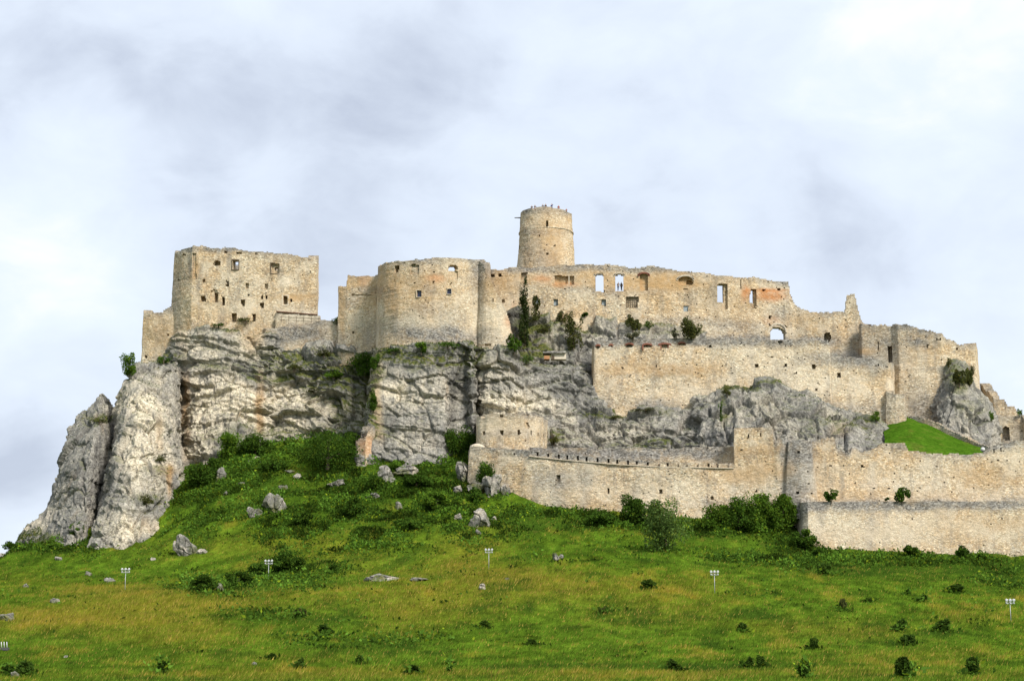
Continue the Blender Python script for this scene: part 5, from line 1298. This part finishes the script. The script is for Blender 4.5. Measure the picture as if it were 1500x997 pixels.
# white globe lamp at the lawn corner
p = at(1440, 664, 337.0)
e_ = empty('globe_lamp', p)
ico = boulder_mesh(1, 6)[0]; ico = ico / np.linalg.norm(ico, axis=1, keepdims=True)
V = ico * .42 + np.array([0, 0, .75]); obj('globe', make_mesh('globe', V, boulder_mesh(1, 6)[1], M_LAMPW, smooth=True), e_)
V, Q = tube([(0, 0, -.8), (0, 0, .4)], [.06, .05], 6); obj('stand', poly_mesh('stand', V, Q, M_DARKM), e_)
tag(e_, 'round white lamp on the wall at the right corner of the lawn', 'lamp')

# ------------------------------------------------------------------ people
M_SKIN = simple('skin', (.45, .27, .19), .7, .1)
def cloth(name, col): return simple(name, col, .9, .15, 20)
M_HAIRD = cloth('dark_hair', (.03, .022, .018))
def skinned(name, verts, edges, radii, mat, parent, root=0, sub=1):
    me = bpy.data.meshes.new(name); me.from_pydata(verts, edges, []); me.materials.append(mat)
    o = obj(name, me, parent)
    md = o.modifiers.new('skin', 'SKIN'); md.use_smooth_shade = True
    for i, sv in enumerate(me.skin_vertices[0].data):
        sv.radius = (radii[i], radii[i] * (.8 if True else 1)); sv.use_root = (i == root)
    s_ = o.modifiers.new('sub', 'SUBSURF'); s_.levels = sub; s_.render_levels = sub
    return o
def person(loc, rz, top, bottom, label, hair=M_HAIRD, bent=0.0, arm='down', group=None, scale=1.0):
    e_ = empty('person', loc); e_.rotation_euler = (0, 0, rz); e_.scale = (scale,) * 3
    b = bent
    if arm == 'rail': el, ha = (.27, -.12, 1.18), (.20, -.40, 1.10)
    elif arm == 'up': el, ha = (.30, -.22, 1.34), (.12, -.24, 1.58)
    else: el, ha = (.26, 0.03, 1.12), (.25, -.10, .86)
    Vb = [(0, 0, .95), (0, -.01, 1.15), (0, -.02 - b * .1, 1.38), (0, -.03 - b * .2, 1.47), (0, -.05 - b * .25, 1.56), (0, -.06 - b * .25, 1.68)]
    Rb = [.13, .12, .14, .055, .09, .085]
    Eb = [(0, 1), (1, 2), (2, 3), (3, 4), (4, 5)]
    for s_ in (-1, 1):
        n_ = len(Vb)
        h1 = ha if s_ == 1 or arm != 'up' else (.24, -.10, .88); e1 = el if s_ == 1 or arm != 'up' else (.26, .02, 1.13)
        Vb += [(s_ * .18, -.02 - b * .1, 1.39), (s_ * e1[0], e1[1], e1[2]), (s_ * h1[0], h1[1], h1[2]), (s_ * h1[0], h1[1] - .07, h1[2] - .06)]
        Rb += [.062, .045, .032, .035]; Eb += [(2, n_), (n_, n_ + 1), (n_ + 1, n_ + 2), (n_ + 2, n_ + 3)]
        n_ = len(Vb)
        Vb += [(s_ * .09, 0, .88), (s_ * .10, -.03, .48), (s_ * .11, .02, .08), (s_ * .12, -.14, .04)]
        Rb += [.09, .06, .042, .04]; Eb += [(0, n_), (n_, n_ + 1), (n_ + 1, n_ + 2), (n_ + 2, n_ + 3)]
        for fq in range(5):          # fingers
            n_ = len(Vb); w_ = len(Vb)
            hb = (s_ * h1[0], h1[1] - .07, h1[2] - .06); off = (fq - 2) * .018
            Vb += [(hb[0] + off, hb[1] - .03, hb[2] - (.05 if fq else .01)), (hb[0] + off * 1.1, hb[1] - .04, hb[2] - (.085 if fq else .03))]
            Rb += [.009, .008]
            hi = [i for i, v in enumerate(Vb) if v == hb][0]
            Eb += [(hi, n_), (n_, n_ + 1)]
    skinned('body', Vb, Eb, Rb, M_SKIN, e_)
    jk = [0, 1, 2]; 
    Vj = [Vb[0], Vb[1], Vb[2]]; Rj = [.155, .145, .165]; Ej = [(0, 1), (1, 2)]
    for s_, n_ in ((-1, 6), (1, None)):
        base = [i for i, v in enumerate(Vb) if abs(v[2] - 1.39) < 1e-6 and v[0] * s_ > 0][0]
        m_ = len(Vj); Vj += [Vb[base], Vb[base + 1], Vb[base + 2]]; Rj += [.08, .062, .045]; Ej += [(2, m_), (m_, m_ + 1), (m_ + 1, m_ + 2)]
    skinned('jacket', Vj, Ej, Rj, top, e_)
    Vt = [(0, 0, .93)]; Rt = [.15]; Et = []
    for s_ in (-1, 1):
        m_ = len(Vt); Vt += [(s_ * .09, 0, .86), (s_ * .10, -.03, .48), (s_ * .11, .02, .10)]; Rt += [.105, .078, .062]; Et += [(0, m_), (m_, m_ + 1), (m_ + 1, m_ + 2)]
    skinned('trousers', Vt, Et, Rt, bottom, e_)
    skinned('hair', [(0, -.02 - b * .25, 1.62), (0, -.03 - b * .25, 1.71)], [(0, 1)], [.095, .085], hair, e_)
    tag(e_, label, 'person', group)
    return e_
C_NAVY, C_GREY, C_RED, C_BLK, C_DEN, C_BLUE = cloth('navy_cloth', (.02, .025, .045)), cloth('grey_cloth', (.13, .13, .14)), cloth('red_cloth', (.22, .03, .03)), cloth('black_cloth', (.018, .018, .02)), cloth('denim', (.05, .07, .13)), cloth('blue_cloth', (.03, .08, .25))
fz = at(907, 426, 382.6)
person(at(905.5, 426, 382.9), 2.6, C_GREY, C_DEN, 'person in grey standing on the left in the second arched sky window', bent=.3, scale=1.12, group='people in the arched window', arm='rail')
person(at(910.5, 426, 382.9), -2.4, C_BLK, C_BLK, 'person in black standing on the right in the second arched sky window', scale=1.12, group='people in the arched window')
zt2 = ztop - .45
for (px, top, lab, arm, sc_) in ((779, C_NAVY, 'person in dark navy at the left of the tower top', 'rail', 1.0), (783.5, C_BLK, 'person in black leaning just right of the navy one on the tower top', 'rail', .97), (795, C_GREY, 'person in grey left of the middle of the tower top', 'down', .95), (799, C_BLK, 'person with black jacket in the middle of the tower top', 'down', .98),
                            (808, C_BLUE, 'person raising an arm right of the middle of the tower top', 'up', 1.0), (818, C_RED, 'person in a red jacket on the right of the tower top', 'down', .95), (830, C_RED, 'person in red close to the right edge of the tower top', 'rail', .9)):
    X_ = at(px, 303, 402)[0]
    Yp = ctr[1] - math.sqrt(max(.2, 4.1 ** 2 - (X_ - ctr[0]) ** 2))
    person((X_, Yp, zt2), random.Random(px).uniform(-.6, .6), top, C_DEN, lab, arm=arm, group='people on top of the tower', scale=sc_ * 1.0)
print('script done')
